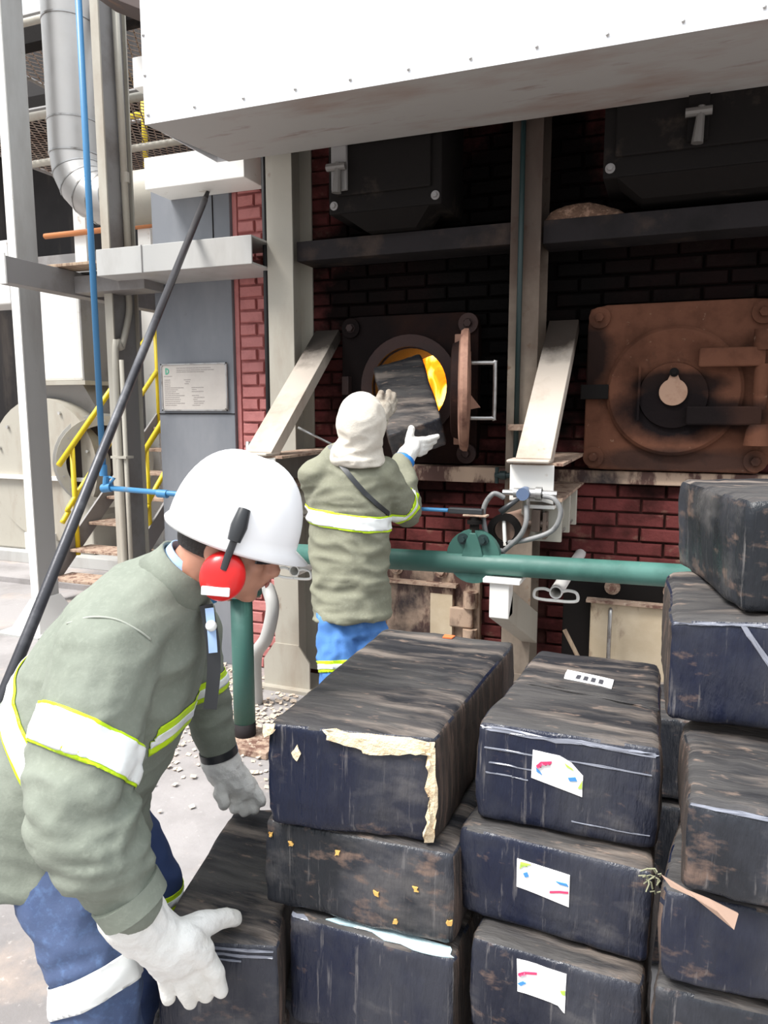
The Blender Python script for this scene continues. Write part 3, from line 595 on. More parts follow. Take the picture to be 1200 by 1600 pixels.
# support bracket of the run
sp = thing('pipe_support', 'white angled support bracket holding the green pipe off the middle column', 'bracket', (-.60, PY+.1, .6))
MB().box((-.68, PY-.07, .907), (-.53, PY+.07, .926)).build('saddle_plate', m_whitep, sp, bevel=.003)
MB().box((-.655, PY-.055, .76), (-.575, PY+.03, .908)).build('stub', m_whitep, sp, bevel=.004)
MB().hexa([(-.655, PY-.055, .76), (-.575, PY-.055, .76), (-.575, PY+.03, .76), (-.655, PY+.03, .76)][:0] or [(-.655, 3.60, .44), (-.655, PY-.055, .76), (-.575, PY-.055, .76), (-.575, 3.60, .44), (-.655, 3.60, .60), (-.655, PY+.03, .86), (-.575, PY+.03, .86), (-.575, 3.60, .60)]).build('arm', m_cream, sp, bevel=.004)
# poker tubes with loop handles
def loop_tube(c, label):
    t = thing('burner_lance', label, 'lance', (c[0], c[1]+.2, c[2]), 'white lances with loop handles')
    c = V(c)
    mb = MB(); mb.loft([circ((c.x, y, c.z), r, X_, Z_, 20) for r, y in ((.020, 3.868), (.027, 3.868), (.027, c.y), (.021, c.y), (.020, c.y+.3))], cap=False); mb.build('tube', m_whitep, t, smooth='auto')
    for s_ in (-1, 1):
        pts = [c+V((s_*.026, 0, .006)), c+V((s_*.05, 0, .012)), c+V((s_*.082, 0, .004)), c+V((s_*.086, 0, -.026)), c+V((s_*.05, 0, -.034)), c+V((0, 0, -.034))]
        MB().tube(bez(pts, 5), .0065, 8).build('loop_handle', m_whitep, t, smooth=True)
    return t
loop_tube((-.405, 2.98, .862), 'white tube with loop handles sticking out right of the pipe support')
loop_tube((-1.605, 2.98, .855), 'white tube with loop handles in front of the cream column, left')
tag(MB().tube(bez([(-2.02, 3.45, .62), (-1.93, 3.3, .66), (-1.88, 3.25, .58), (-1.92, 3.25, .42), (-2.02, 3.3, .28), (-2.05, 3.35, .0)], 8), .035, 16).build('curved_pipe', m_lgrey, smooth=True), 'pale curved pipe behind the green standpipe', 'pipe')
# thin pipes on columns
tp = thing('thin_green_pipe', 'thin dark green pipe with tap running down the middle column', 'pipe', (-.70, 3.57, 1.25))
MB().tube([(-.70, 3.575, 3.4), (-.70, 3.575, 1.30)], .0125, 10).tube(bez([(-.70, 3.575, 1.32), (-.70, 3.575, 1.285), (-.73, 3.575, 1.28), (-.80, 3.575, 1.28)], 4), .014, 10).build('pipe_run', m_dkgreen, tp, smooth=True)
MB().tube([(-.745, 3.575, 1.28), (-.775, 3.575, 1.28)], .022, 10).tube([(-.79, 3.575, 1.24), (-.79, 3.575, 1.32)], .010, 8).build('tap', m_dkgreen, tp, smooth='auto')
MB().box((-.735, 3.54, 1.50), (-.655, 3.60, 1.53)).build('clip', m_dusty, tp, bevel=.003)
tag(MB().tube([(-2.115, 3.66, 3.5), (-2.115, 3.66, 2.5), (-2.105, 3.64, 1.50)], .014, 10).build('black_cable', m_black, smooth=True), 'thin black cable hanging down the red brick strip', 'cable')
tag(MB().tube([AY(388, 690, 3.2), AY(382, 735, 3.2)+V((0,0,-.6))], .014, 10).build('steel_tube', m_steel, smooth=True), 'short steel tube standing above the hard hat by the red bricks', 'tube')
tag(MB().tube([AY(466, 668, 3.5), AY(530, 700, 3.5)], .007, 8).build('thin_rod', m_steel, smooth=True), 'thin steel rod left of the beige hood', 'rod')
tag(MB().tube([AY(882, 984, 3.3), AY(905, 1030, 3.3)+V((0, 0, 0)), V((-.22, 3.2, .0))], .010, 8).build('wood_stick', m_board, smooth=True), 'thin wooden stick leaning in front of the lower doors', 'stick')
# ================================================================== LEFT YARD
BX = -2.893
blp = thing('blue_pipe', 'thin vertical blue pipe left of the beams with elbow and side branch', 'pipe', (BX, 3.2, 1.15))
MB().tube([(BX, 3.2, 4.4), (BX, 3.2, 1.27)], .0165, 14).build('riser', m_blue, blp, smooth=True)
MB().tube([(BX, 3.2, 1.30), (BX, 3.2, 1.24)], .022, 12).tube([(BX-.01, 3.2, 1.17), (BX+.05, 3.2, 1.178)], .024, 12).tube([(BX+.36, 3.2, 1.158), (BX+.42, 3.2, 1.156)], .022, 12).tube([(BX+.01, 3.2, 1.17), (BX+.02, 3.2, 1.24)], .018, 10).build('fitting', m_blue, blp, smooth='auto')
MB().tube([(BX, 3.2, 1.175), (BX+.9, 3.2, 1.145)], .0145, 12).build('branch', m_blue, blp, smooth=True)
MB().tube([(BX+.05, 3.19, 1.20), (BX+.09, 3.18, 1.23), (BX+.06, 3.18, 1.235)], .008, 8).build('tap_lever', m_blue, blp, smooth=True)
# long rod
ra, rb_ = AY(328, 292, 3.81), D(-2, 1104, 2.02); dr = (rb_-ra)
rg = ra+dr*((ra.z-.02)/(ra.z-rb_.z))
rod = thing('poking_rod', 'long dark steel poking rod leaning from the grey pillar down past the bending worker', 'rod', (rg.x, rg.y, 0))
MB().tube([ra, ra+dr*.06], [.008, .016], 12).build('hook_tip', m_black, rod, smooth=True)
MB().tube([ra+dr*.05, ra+dr*.5, rg], .018, 16).build('shaft', m_rod, rod, smooth=True)
# left column
lc = thing('steel_column', 'light grey box column at the far left of the picture', 'column', (-4.17, 4.05, 0))
MB().box((-4.265, 3.94, 0), (-4.205, 4.125, 5.2)).build('shaft', m_lgrey, lc, bevel=.004)
MB().box((-4.27, 3.93, .12), (-4.2, 3.94, 5.2)).build('flange', m_whitep, lc)
MB().hexa([(-4.40, 3.82, 0), (-4.10, 3.82, 0), (-4.10, 4.25, 0), (-4.40, 4.25, 0), (-4.275, 3.92, .24), (-4.195, 3.92, .24), (-4.195, 4.13, .24), (-4.275, 4.13, .24)]).build('foot', m_whitep, lc, bevel=.006)
MB().box((-4.46, 3.76, 0), (-4.05, 4.3, .015)).build('base_plate', m_lgrey, lc)
# double column with conduit
dcx = -3.238
dco = thing('steel_column', 'cream I-section column with conduit between the blue pipe and the grey pillar', 'column', (dcx, 3.85, 0))
MB().box((dcx-.03, 3.70, 0), (dcx+.03, 3.712, 4.4)).build('flange', m_cream, dco, bevel=.002)
MB().box((dcx-.03, 3.93, 0), (dcx+.03, 3.942, 4.4)).build('flange', m_cream, dco, bevel=.002)
MB().box((dcx-.006, 3.712, 0), (dcx+.006, 3.93, 4.4)).build('web', m_dgrey, dco)  # web darker than the flanges: its shade is put into the colour
cdt = thing('conduit', 'cream conduit pipe with a bend running down the I-section column', 'pipe', (dcx+.04, 3.8, 0))
MB().tube([(dcx+.035, 3.84, 4.4), (dcx+.035, 3.86, 2.5)], .022, 10).tube(bez([(dcx+.035, 3.84, 2.35), (dcx+.035, 3.84, 2.2), (dcx+.052, 3.74, 1.98), (dcx+.052, 3.675, 1.85), (dcx+.052, 3.675, .0)], 6), .020, 10).build('pipe_run', m_cream, cdt, smooth=True)
MB().tube([(dcx+.095, 3.68, 1.9), (dcx+.095, 3.68, 0)], .014, 8).build('side_pipe', m_cream, cdt, smooth=True)
MB().box((dcx, 3.65, 1.30), (dcx+.12, 3.72, 1.315)).build('clamp', m_cream, cdt)
MB().tube([(dcx+.035, 3.86, 2.98), (dcx+.035, 3.86, 3.04)], .027, 10).build('clamp', m_cream, cdt)
# Y beam (runs towards the camera) with board on top
yb = thing('cantilever_beam', 'grey channel beam projecting to the left past the blue pipe', 'beam', (-3.42, 3.6, 2.29))
MB().box((-3.43, 3.12, 2.29), (-3.42, 4.6, 2.43)).box((-3.52, 3.12, 2.29), (-3.43, 4.6, 2.30)).box((-3.52, 3.12, 2.42), (-3.43, 4.6, 2.43)).build('channel', m_dgrey, yb, bevel=.002)
MB().box((-3.53, 3.11, 2.28), (-3.41, 3.12, 2.44)).build('end_plate', m_whitep, yb)
tag(MB().box((-3.42, 3.62, 2.30), (-2.9, 3.80, 2.40)).build('cross_beam', m_dgrey, bevel=.003), 'dark channel linking the cantilever beam to the pillar, under the pale beam', 'beam')
tag(MB().box((-3.74, 3.5, 2.4335), (-3.12, 3.66, 2.452), Matrix.Rotation(0, 4, 'Z')).build('wood_board', m_board, bevel=.003), 'weathered board lying on the cantilever beam', 'board')
tag(MB().box((-3.9, 3.68, 2.433), (-3.06, 3.95, 2.437)).build('tread_plate', m_lgrey), 'pale plate lying across the cantilever beam behind the board', 'plate')
# aluminium duct
du = thing('ventilation_duct', 'large silver ventilation duct with segmented elbow, upper left', 'duct', (-4.05, 4.4, 3.0))
dx_, dy_, dr_ = -4.08, 4.4, .175
MB().tube([(dx_, dy_, 5.0), (dx_, dy_, 3.62)], dr_, 32).build('upper_length', m_alu, du, smooth='auto')
MB().tube([(dx_, dy_, 3.62), (dx_, dy_, 3.40)], dr_*1.01, 32).build('collar', m_alu, du, smooth='auto')
for z_ in (3.40, 3.62, 4.28): MB().tube([(dx_, dy_, z_-.006), (dx_, dy_, z_+.006)], dr_*1.03, 32).build('seam_ring', m_steel, du, smooth='auto')
R0 = .34; prev = None
for k in range(5):
    a0, a1 = math.pi/2*k/5, math.pi/2*(k+1)/5
    P0 = V((dx_+R0-R0*math.cos(a0), dy_, 3.40-R0*math.sin(a0))); P1 = V((dx_+R0-R0*math.cos(a1), dy_, 3.40-R0*math.sin(a1)))
    def rg_(P, a, s=1): return circ(P, dr_*s, V((math.cos(a), 0, math.sin(a))), Y_, 32)
    mb = MB(); mb.loft([rg_(P0, a0), rg_(P1, a1)], cap=False); mb.build('elbow_segment', m_alu, du, smooth='auto')
    mb = MB(); t_ = V((math.sin(a1), 0, -math.cos(a1))); mb.loft([rg_(P1-t_*.005, a1, 1.02), rg_(P1+t_*.005, a1, 1.02)], cap=False); mb.build('seam_ring', m_steel, du, smooth='auto')
MB().tube([(dx_+R0, dy_, 3.40-R0), (-2.75, dy_, 3.40-R0)], dr_, 32).build('horizontal_length', m_cream, du, smooth='auto')
# wire mesh platforms
def mesh_panel(o0, ux, uy, nx, ny, label, m, up=Z_):
    o0 = V(o0); mb = MB(); u = V(ux)/nx; v = V(uy)/ny; r = .0055
    nn = u.cross(v).normalized()
    for j in range(ny):
        for i in range(nx):
            c = o0+u*i+v*j
            for a, b in ((V((0,0,0)), u*.5+v*.5), (u*.5+v*.5, u)):
                for fl in ((a, b),):
                    p, q = c+fl[0], c+fl[1]
                    t = (q-p).normalized().cross(nn)*r
                    mb.add([p-t, q-t, q+t, p+t, p-t+nn*.004, q-t+nn*.004, q+t+nn*.004, p+t+nn*.004], [(0,3,2,1),(4,5,6,7),(0,1,5,4),(2,3,7,6)])
            for a, b in ((v, u*.5+v*.5), (u*.5+v*.5, u+v)):
                p, q = c+a, c+b; t = (q-p).normalized().cross(nn)*r
                mb.add([p-t, q-t, q+t, p+t, p-t+nn*.004, q-t+nn*.004, q+t+nn*.004, p+t+nn*.004], [(0,3,2,1),(4,5,6,7),(0,1,5,4),(2,3,7,6)])
    t = thing('mesh_walkway', label, 'walkway', o0)
    stuff(mb.build('expanded_mesh', m, t, nrm=False))
    e = MB()
    for a, b in ((o0, o0+V(ux)), (o0, o0+V(uy)), (o0+V(ux), o0+V(ux)+V(uy)), (o0+V(uy), o0+V(ux)+V(uy))): e.tube([a, b], .02, 6)
    e.build('edge_angle', m_dgrey, t)
    return t
m_mesh = mat('dull_mesh', (.30, .23, .19), .7, .3, [((.16, .09, .06), 3, .5, .7)])
mesh_panel((-6.2, 5.0, 4.05), (3.3, 0, 0), (0, 1.9, 0), 44, 16, 'expanded metal walkway behind the silver duct', m_mesh)
mesh_panel((-6.2, 5.2, 4.9), (3.3, 0, 0), (0, 2.2, 0), 34, 14, 'upper expanded metal walkway near the top left corner', m_mesh)
for i, (y, z_, lb) in enumerate(((4.95, 3.98, 'pale tube rail along the front of the lower mesh walkway'), (5.9, 4.0, 'pale tube rail under the middle of the lower mesh walkway'), (5.15, 4.82, 'pale tube rail under the upper mesh walkway'))):
    tag(MB().tube([(-6.3, y, z_), (-2.85, y, z_)], .032, 12).build('tube_rail', m_cream, smooth=True), lb, 'rail')
tag(MB().tube([(-6.3, 6.6, 4.6), (-2.85, 6.6, 4.6)], .03, 10).tube([(-5.2, 6.6, 4.08), (-5.2, 6.6, 4.85)], .03, 10).tube([(-4.1, 6.6, 4.08), (-4.1, 6.6, 4.85)], .03, 10).build('yellow_handrail', m_yellow, smooth=True), 'yellow handrail seen through the mesh walkways', 'rail')
tag(MB().box((-6.4, 4.62, 4.34), (-2.3, 4.74, 4.46)).build('dark_girder', m_dark, bevel=.004), 'dark girder across the very top left', 'beam')
tag(MB().box((-5.6, 3.6, 3.98), (-4.45, 3.75, 4.12)).build('white_girder', m_whitep, bevel=.004), 'white girder corner at the top left edge of the picture', 'beam')
tag(MB().hexa([(-2.98, 3.3, 3.78), (-2.3, 3.3, 3.45), (-2.3, 3.58, 3.45), (-2.98, 3.58, 3.78), (-2.98, 3.3, 3.95), (-2.3, 3.3, 3.95), (-2.3, 3.58, 3.95), (-2.98, 3.58, 3.95)]).build('dark_gusset', mat('brown_steel', (.05, .03, .025), .6, 0, [(RUST, 5, .55, .7)]), bevel=.003), 'dark rusty gusset plate left of the hood at the top', 'plate')
# mid background frame
tag(MB().box((-7.5, 6.52, 3.12), (-2.85, 6.67, 3.28)).build('grey_girder', m_dgrey), 'grey girder behind the silver duct elbow', 'beam')
tag(MB().tube([(-6.4, 6.39, 3.45), (-2.85, 6.39, 3.45)], .03, 8).build('orange_pipe', mat('orange_pipe', (.4, .14, .04), .6), smooth=True), 'thin orange pipe behind the silver duct', 'pipe')
for x, lb in ((-6.03, 'thin white post just right of the left column'), (-5.2, 'white post below the silver duct elbow')):
    tag(MB().box((x, 6.42, 0), (x+.16, 6.52, 3.9)).build('white_post', m_whitep, bevel=.003), lb, 'post')
# dark hall behind
struct(MB().box((-16, 9.5, 0), (-7.05, 9.7, 7.5)).box((-6.62, 9.5, 0), (-2.9, 9.7, 7.5)).box((-7.05, 9.5, 3.4), (-6.62, 9.7, 7.5)).box((-7.05, 9.5, 0), (-6.62, 9.7, 1.0)).build('wall_far', mat('dark_cladding', (.018, .015, .015), .8, 0, [((.06, .048, .04), 1.2, .52, .68, (3, 1, .3)), ((.012, .01, .01), 3, .5, .7)], world=True)))
struct(MB().box((-16, 8.2, 5.6), (-2.9, 9.7, 5.8)).build('ceiling', m_dark))
for x, lb in ((-13.6, 'pale wall strip in the dark hall, leftmost'), (-12.9, 'pale wall strip in the dark hall beside the left column')):
    tag(MB().box((x, 9.3, 2.0), (x+.18, 9.4, 3.3)).build('cladding_strip', m_lgrey), lb, 'panel')
tag(MB().box((-13.5, 7.9, 3.05), (-8.6, 8.4, 3.9)).build('white_duct_box', m_whitep, bevel=.02), 'large white duct box behind the left column', 'duct')
# blower feeding duct
bd = thing('blower_duct', 'white square duct, one side toned as shade, dropping into the fan casing', 'duct', (-5.5, 6.1, 1.55))
MB().box((-6.05, 5.75, 1.88), (-5.39, 6.34, 2.97)).build('duct_body', m_whitep, bd, bevel=.03)
MB().box((-5.39, 5.76, 1.88), (-5.38, 6.335, 2.97)).build('side_sheet', m_dgrey, bd)  # grey overlay puts shade into the right side of the duct
MB().box((-6.12, 5.68, 1.84), (-5.30, 6.40, 1.88)).build('flange', m_cream, bd)
MB().hexa([(-5.85, 5.9, 1.5), (-5.30, 5.9, 1.5), (-5.30, 6.3, 1.5), (-5.85, 6.3, 1.5), (-6.0, 5.75, 1.84), (-5.39, 5.75, 1.84), (-5.39, 6.3, 1.84), (-6.0, 6.3, 1.84)]).build('transition', m_dgrey, bd)
# centrifugal fan
fan = thing('centrifugal_fan', 'big cream centrifugal fan with bolted casing and dark round inlet', 'fan', (-6.2, 5.9, .05))
fcx, fcz, fr_ = -5.85, 1.02, .66
bl = MB(); bl.loft([[V((fcx+(fr_+.10*k/40)*math.cos(2*math.pi*k/40-.5), y, fcz+(fr_+.10*k/40)*math.sin(2*math.pi*k/40-.5))) for k in range(40)] for y in (5.65, 6.25)]); bl.build('volute', m_cream, fan, smooth='auto')
MB().box((-6.75, 5.68, .16), (-5.3, 6.22, .95)).build('lower_casing', m_cream, fan, bevel=.02)
MB().box((-6.85, 5.60, .90), (-5.25, 6.30, .94)).build('split_flange', m_whitep, fan, bevel=.004)
MB().box((-6.9, 5.55, .05), (-4.9, 6.35, .16)).build('base_frame', m_lgrey, fan, bevel=.004)
MB().box((-6.1, 5.58, .16), (-5.75, 5.68, .36)).build('foot_box', m_whitep, fan, bevel=.004)
ux = V((.72, -.69, 0)).normalized(); sideu = V((.69, .72, 0)).normalized(); ic = V((-5.16, 5.75, 1.09))
def icirc(r, o_): return circ(ic+ux*o_, r, sideu, Z_, 36)
il = MB(); il.loft([icirc(.47, -.50), icirc(.43, -.12), icirc(.45, -.02), icirc(.45, .02), icirc(.36, .02), icirc(.345, -.25)], cap=False); il.build('inlet_cone', m_cream, fan, smooth='auto')
MB().loft([icirc(.35, -.08), icirc(.1, -.14)]).build('inlet_dark_disc', mat('dark_inlet', (.018, .010, .009), .7), fan)  # solid dark disc stands for the shade inside the open inlet
MB().loft([icirc(.475, -.20), icirc(.475, -.16)]).build('inlet_ring', m_lgrey, fan, smooth='auto')
for k in range(20):
    a = 2*math.pi*k/20; bolt(fan, ic+ux*.03+(sideu*math.cos(a)+Z_*math.sin(a))*.405, ux, .012, .014, m_lgrey, False)
for k in range(7):
    a = .3+k*.42; bolt(fan, (fcx+.6*math.cos(a), 5.65, fcz+.6*math.sin(a)), (0, -1, 0), .016, .02, m_lgrey, False)
# stairs (climb away from the camera)
SX0, SX1, RUN, RISE = -4.80, -4.10, .235, .205
st = thing('steel_stairs', 'steel stairs with dusty treads climbing away behind the columns', 'stairs', (-4.45, 5.6, 0))
for k in range(11):
    MB().box((SX0, 4.62+RUN*k, .175+RISE*k), (SX1, 4.62+RUN*k+.25, .20+RISE*k)).build('tread', m_dusty, st, bevel=.003)
for x in (SX0-.025, SX1+.005):
    MB().hexa([(x, 4.55, .0), (x+.02, 4.55, .0), (x+.02, 4.55+RUN*11, RISE*11-.02), (x, 4.55+RUN*11, RISE*11-.02), (x, 4.55, .20), (x+.02, 4.55, .20), (x+.02, 4.55+RUN*11, RISE*11+.2), (x, 4.55+RUN*11, RISE*11+.2)]).build('stringer', m_dgrey, st)
rl = thing('stair_handrail', 'yellow tubular handrails on both sides of the steel stairs', 'handrail', (-4.45, 5.4, .1))
for x, ys in ((-4.80, (4.95, 5.53, 6.13)), (-4.1, (5.05, 5.65, 6.25))):
    sl_ = .96; y0_ = 4.79 if x < -4.5 else 4.97; z0_ = 1.135 if x < -4.5 else 1.20
    MB().tube([(x, y0_, z0_), (x, 6.32, z0_+sl_*(6.32-y0_))], .024, 12).build('top_rail', m_yellow, rl, smooth=True)
    MB().tube(bez([(x, y0_, z0_-.49), (x, y0_+.08, z0_-.40), (x, y0_+.2, z0_-.25), (x, 6.32, z0_-.42+.95*(6.32-y0_))], 4), .022, 12).build('mid_rail', m_yellow, rl, smooth=True)
    for y in ys: MB().tube([(x, y, max(.1, (y-4.62)*.87+.05)), (x, y, z0_+sl_*(y-y0_))], .022, 12).build('post', m_yellow, rl, smooth=True)
# chips on ground by the wall
ch = MB(); rc_ = random.Random(11)
for i in range(1500):
    x = rc_.uniform(-2.9, -1.5); y = rc_.gauss(3.25, .35)
    if y > 3.85 or y < 2.2: continue
    s_ = rc_.uniform(.006, .018); a = rc_.uniform(0, 3.14); c, sn = math.cos(a)*s_, math.sin(a)*s_
    z_ = .001+rc_.uniform(0, .01); ch.add([V((x-c, y-sn, z_)), V((x+sn, y-c, z_+.002)), V((x+c, y+sn, z_+.006)), V((x-sn, y+c, z_+.003)), V((x, y, 0))], [(0,1,2,3), (0,4,1), (1,4,2), (2,4,3), (3,4,0)])
o = tag(ch.build('wood_chips', mat('pale_chips', (.55, .45, .36), .9)), 'pale wood chips scattered on the ground along the furnace wall', 'wood chips'); stuff(o)
# ================================================================== BALES
sidemat = {11: False}
def bale(corn, h, label, mi=0, seed=0, r=.016, nx=14, amp=.009, group='black wrapped fuel bales in the stack', dn=None, shrink=.002):
    """corn: FL FR BR BL top corners; h: height"""
    FL, FR, BR, BL = [V(c) for c in corn]
    nrm = -(FR-FL).cross(BL-FL).normalized() if dn is None else V(dn)
    if nrm.z > 0 and dn is None: nrm = -nrm
    bot = [c+nrm*h for c in (FL, FR, BR, BL)]
    W, Lg = (FR-FL).length, (BL-FL).length
    def tri(u, v, w_):   # u 0..1 L->R, v 0..1 front->back, w 0..1 bottom->top
        t = (FL*(1-u)+FR*u)*(1-v)+(BL*(1-u)+BR*u)*v; b = (bot[0]*(1-u)+bot[1]*u)*(1-v)+(bot[3]*(1-u)+bot[2]*u)*v
        return b*(1-w_)+t*w_
    bm = bmesh.new(); bmesh.ops.create_cube(bm, size=2)
    bmesh.ops.subdivide_edges(bm, edges=bm.edges[:], cuts=nx, use_grid_fill=True)
    off = V((seed*3.1, seed*1.7, seed*2.3)); cen = tri(.5, .5, .5)
    for v in bm.verts:
        q = V(v.co)
        # remap so that there are verts near the edges
        q = V([math.copysign(abs(c)**.62, c) for c in q]); dims = V((W/2, Lg/2, h/2))
        P = V((q.x*dims.x, q.y*dims.y, q.z*dims.z)); I = V([max(-(d-r), min(d-r, p)) for p, d in zip(P, dims)])
        dl_ = P-I
        if dl_.length > 1e-6: P = I+dl_.normalized()*min(r, dl_.length)
        u, vv, ww = (P.x/dims.x+1)/2, (P.y/dims.y+1)/2, (P.z/dims.z+1)/2
        p = tri(u, vv, ww); out = (p-cen).normalized()
        n1 = noise.noise(p*5+off); n2 = noise.noise(V((p.x*16, p.y*16, p.z*7))+off); n3 = noise.noise(p*42+off)
        bulge = .005*(1-abs(q.z)**2)*(1 if abs(q.z) < .99 else 0)
        v.co = p+out*(amp*n1+amp*.7*n2+amp*.45*n3+bulge-shrink)
    bmesh.ops.recalc_face_normals(bm, faces=bm.faces[:])
    up_ = -nrm; sidev = (FR-FL).normalized()
    for f in bm.faces:
        f.material_index = 1 if f.normal.dot(up_) > .72 else (2 if abs(f.normal.dot(sidev)) > .75 and sidemat.get(seed, True) else 0)
    o = finish(bm, 'fuel_bale', [m_bale[mi], m_baletop, m_baleside], None, True)
    tag(o, label, 'bale', group); o['_n'] = 0; del o['_n']
    o.select_set(False)
    # the front face frame for stickers
    def front(u, w_, out=.004):
        a_ = bot[0]*(1-u)+bot[1]*u; b_ = FL*(1-u)+FR*u; p = a_*(1-w_)+b_*w_
        nf = (FR-FL).cross(V(up_)).normalized()
        if nf.dot(CO-p) < 0: nf = -nf
        return p+nf*out
    def top(u, v, out=.004): return tri(u, v, 1)+up_*out
    return o, front, top
sidemat = {11: False}
def raised(o, loc_fn, poly, th, name, m):   # thin patch that follows the bale surface
    deps = bpy.context.evaluated_depsgraph_get(); deps.update()
    bm = bmesh.new(); bm.from_mesh(o.data); bmesh.ops.translate(bm, verts=bm.verts[:], vec=o.location); bvh = BVHTree.FromBMesh(bm)
    cu = sum((p[0] for p in poly))/len(poly); cw = sum((p[1] for p in poly))/len(poly)
    P = [loc_fn(*p) for p in poly]; C = loc_fn(cu, cw)
    rings_ = []
    for s_ in (1, .75, .5, .25):
        rings_.append([loc_fn(cu+(p[0]-cu)*s_, cw+(p[1]-cw)*s_) for p in poly])
    def proj(p):
        hit = bvh.find_nearest(p); return hit[0]+hit[1]*th if hit[0] else p
    rings_ = [[proj(p) for p in r_] for r_ in rings_]; c_ = proj(C)
    mb = MB(); n = len(poly); vs = [p for r_ in rings_ for p in r_]+[c_]; fs = []
    for i in range(3):
        for k in range(n): fs.append((i*n+k, i*n+(k+1) % n, (i+1)*n+(k+1) % n, (i+1)*n+k))
    for k in range(n): fs.append((3*n+k, 3*n+(k+1) % n, 4*n))
    mb.add(vs, fs); bmesh.ops.recalc_face_normals(mb.bm, faces=mb.bm.faces[:])
    # face outwards
    f0 = mb.bm.faces[0] if False else None
    mb.bm.faces.ensure_lookup_table()
    nh = bvh.find_nearest(C)[1]
    if mb.bm.faces[len(mb.bm.faces)-1].normal.dot(nh) < 0: bmesh.ops.reverse_faces(mb.bm, faces=mb.bm.faces[:])
    ob = mb.build(name, m, o, smooth=False, nrm=False)
    sm = ob.modifiers.new('solid', 'SOLIDIFY'); sm.thickness = max(.0012, th*.8); sm.offset = -1
    bm.free(); return ob
def dense(poly, k=6):
    out = []
    for i in range(len(poly)):
        a, b = poly[i], poly[(i+1) % len(poly)]
        for j in range(k): out.append((a[0]+(b[0]-a[0])*j/k, a[1]+(b[1]-a[1])*j/k))
    return out
def jag(poly, k, amp, seed):
    r = random.Random(seed); return [(p[0]+r.uniform(-amp, amp), p[1]+r.uniform(-amp, amp)) for p in dense(poly, k)]
def Q(z, *px): return [AZ(x, y, z) for x, y in px]
B1, f1, t1 = bale(Q(.98, (415, 1128), (682, 1152), (806, 1000), (600, 979)), .225, 'topmost fuel bale of the left stack, edges split open to yellow wood fibre', 0, 1)
fib = jag([(.35, .99), (.42, .985), (.7, .99), (.95, .97), (1.0, .93), (1.0, .86), (.93, .87), (.80, .83), (.62, .80), (.55, .86), (.38, .90)], 3, .012, 1)
raised(B1, f1, fib, .008, 'exposed_fibre', m_foam)
raised(B1, f1, jag([(.95, .9), (1.0, .9), (1.0, .55), (1.0, .3), (1.0, .02), (.94, .03), (.955, .3), (.965, .45), (.94, .55), (.965, .7)], 3, .008, 2), .007, 'exposed_fibre', m_foam)
raised(B1, f1, jag([(-.01, 1.0), (.07, 1.0), (.05, .93), (.01, .86)], 3, .01, 3), .009, 'exposed_fibre', m_foam)
raised(B1, t1, jag([(.50, .93), (.57, .93), (.57, .97), (.50, .97)], 2, .004, 4), .004, 'orange_paint_mark', mat('orange_paint', (.75, .16, .05), .6))
raised(B1, f1, jag([(.155, .74), (.19, .82), (.22, .74), (.19, .66)], 2, .006, 7), .004, 'exposed_fibre', m_foam)
B1b, f1b, _ = bale(Q(.755, (410, 1278), (712, 1335), (800, 1150), (560, 1120)), .20, 'second bale down in the left stack, scraped and flecked with yellow', 2, 2)
rk = random.Random(8)
for u, w_ in ((.03, .86), (.15, .80), (.40, .80), (.60, .45), (.80, .60), (.70, .20), (.97, .30)): raised(B1b, f1b, jag([(u, w_), (u+.02, w_), (u+.02, w_-.05), (u, w_-.05)], 2, .008, int(u*99)), .004, 'yellow_chip', mat('yellow_chip', (.6, .36, .1), .8))
B2, f2, t2 = bale(Q(.55, (447, 1430), (712, 1500), (790, 1300), (560, 1250)), .25, 'third bale down in the left stack with pale blue film along its top edge', 0, 3)
raised(B2, t2, jag([(.22, .03), (.40, .10), (.95, .07), (.99, .01), (.80, .0), (.5, .02)], 3, .012, 5), .003, 'pale_film', m_film)
raised(B2, t2, jag([(.0, .03), (.10, .03), (.14, .0), (.02, .0)], 2, .01, 6), .003, 'torn_film_glint', m_glint)
bale(Q(.30, (415, 1552), (700, 1640), (790, 1420), (560, 1340)), .29, 'bottom bale of the left stack, only its corner showing', 1, 4)
B0, f0, t0 = bale(Q(.52, (238, 1468), (436, 1478), (470, 1262), (368, 1258)), .23, 'low bale gripped by the bending worker with both gloves', 1, 5, amp=.007)
for w_, a0_, a1_ in ((.96, .2, .95), (.90, .15, .95), (.86, .1, .7)): raised(B0, f0, jag([(a0_, w_), (a1_, w_-.01), (a1_, w_-.03), (a0_, w_-.02)], 6, .006, int(w_*77)), .0012, 'crease_glint', m_glint)
bale(Q(.285, (235, 1590), (450, 1600), (470, 1350), (368, 1350)), .275, 'bale standing on the floor under the one being gripped', 1, 6, amp=.007)
C1, g1, u1 = bale(Q(1.0, (745, 1125), (1036, 1168), (1030, 1036), (842, 1010)), .205, 'topmost labelled bale of the middle stack, torn white sticker on front', 0, 7, amp=.008)
C2, g2, _ = bale(Q(.79, (718, 1288), (1022, 1362), (1030, 1180), (830, 1140)), .19, 'second labelled bale down in the middle stack', 0, 8)
C3, g3, _ = bale(Q(.595, (735, 1462), (1006, 1540), (1030, 1340), (850, 1280)), .20, 'third labelled bale down in the middle stack, at the bottom edge', 1, 9)
bale(Q(.39, (722, 1660), (1000, 1745), (1020, 1500), (840, 1450)), .37, 'lowest bale of the middle stack, below the labelled ones', 1, 10)
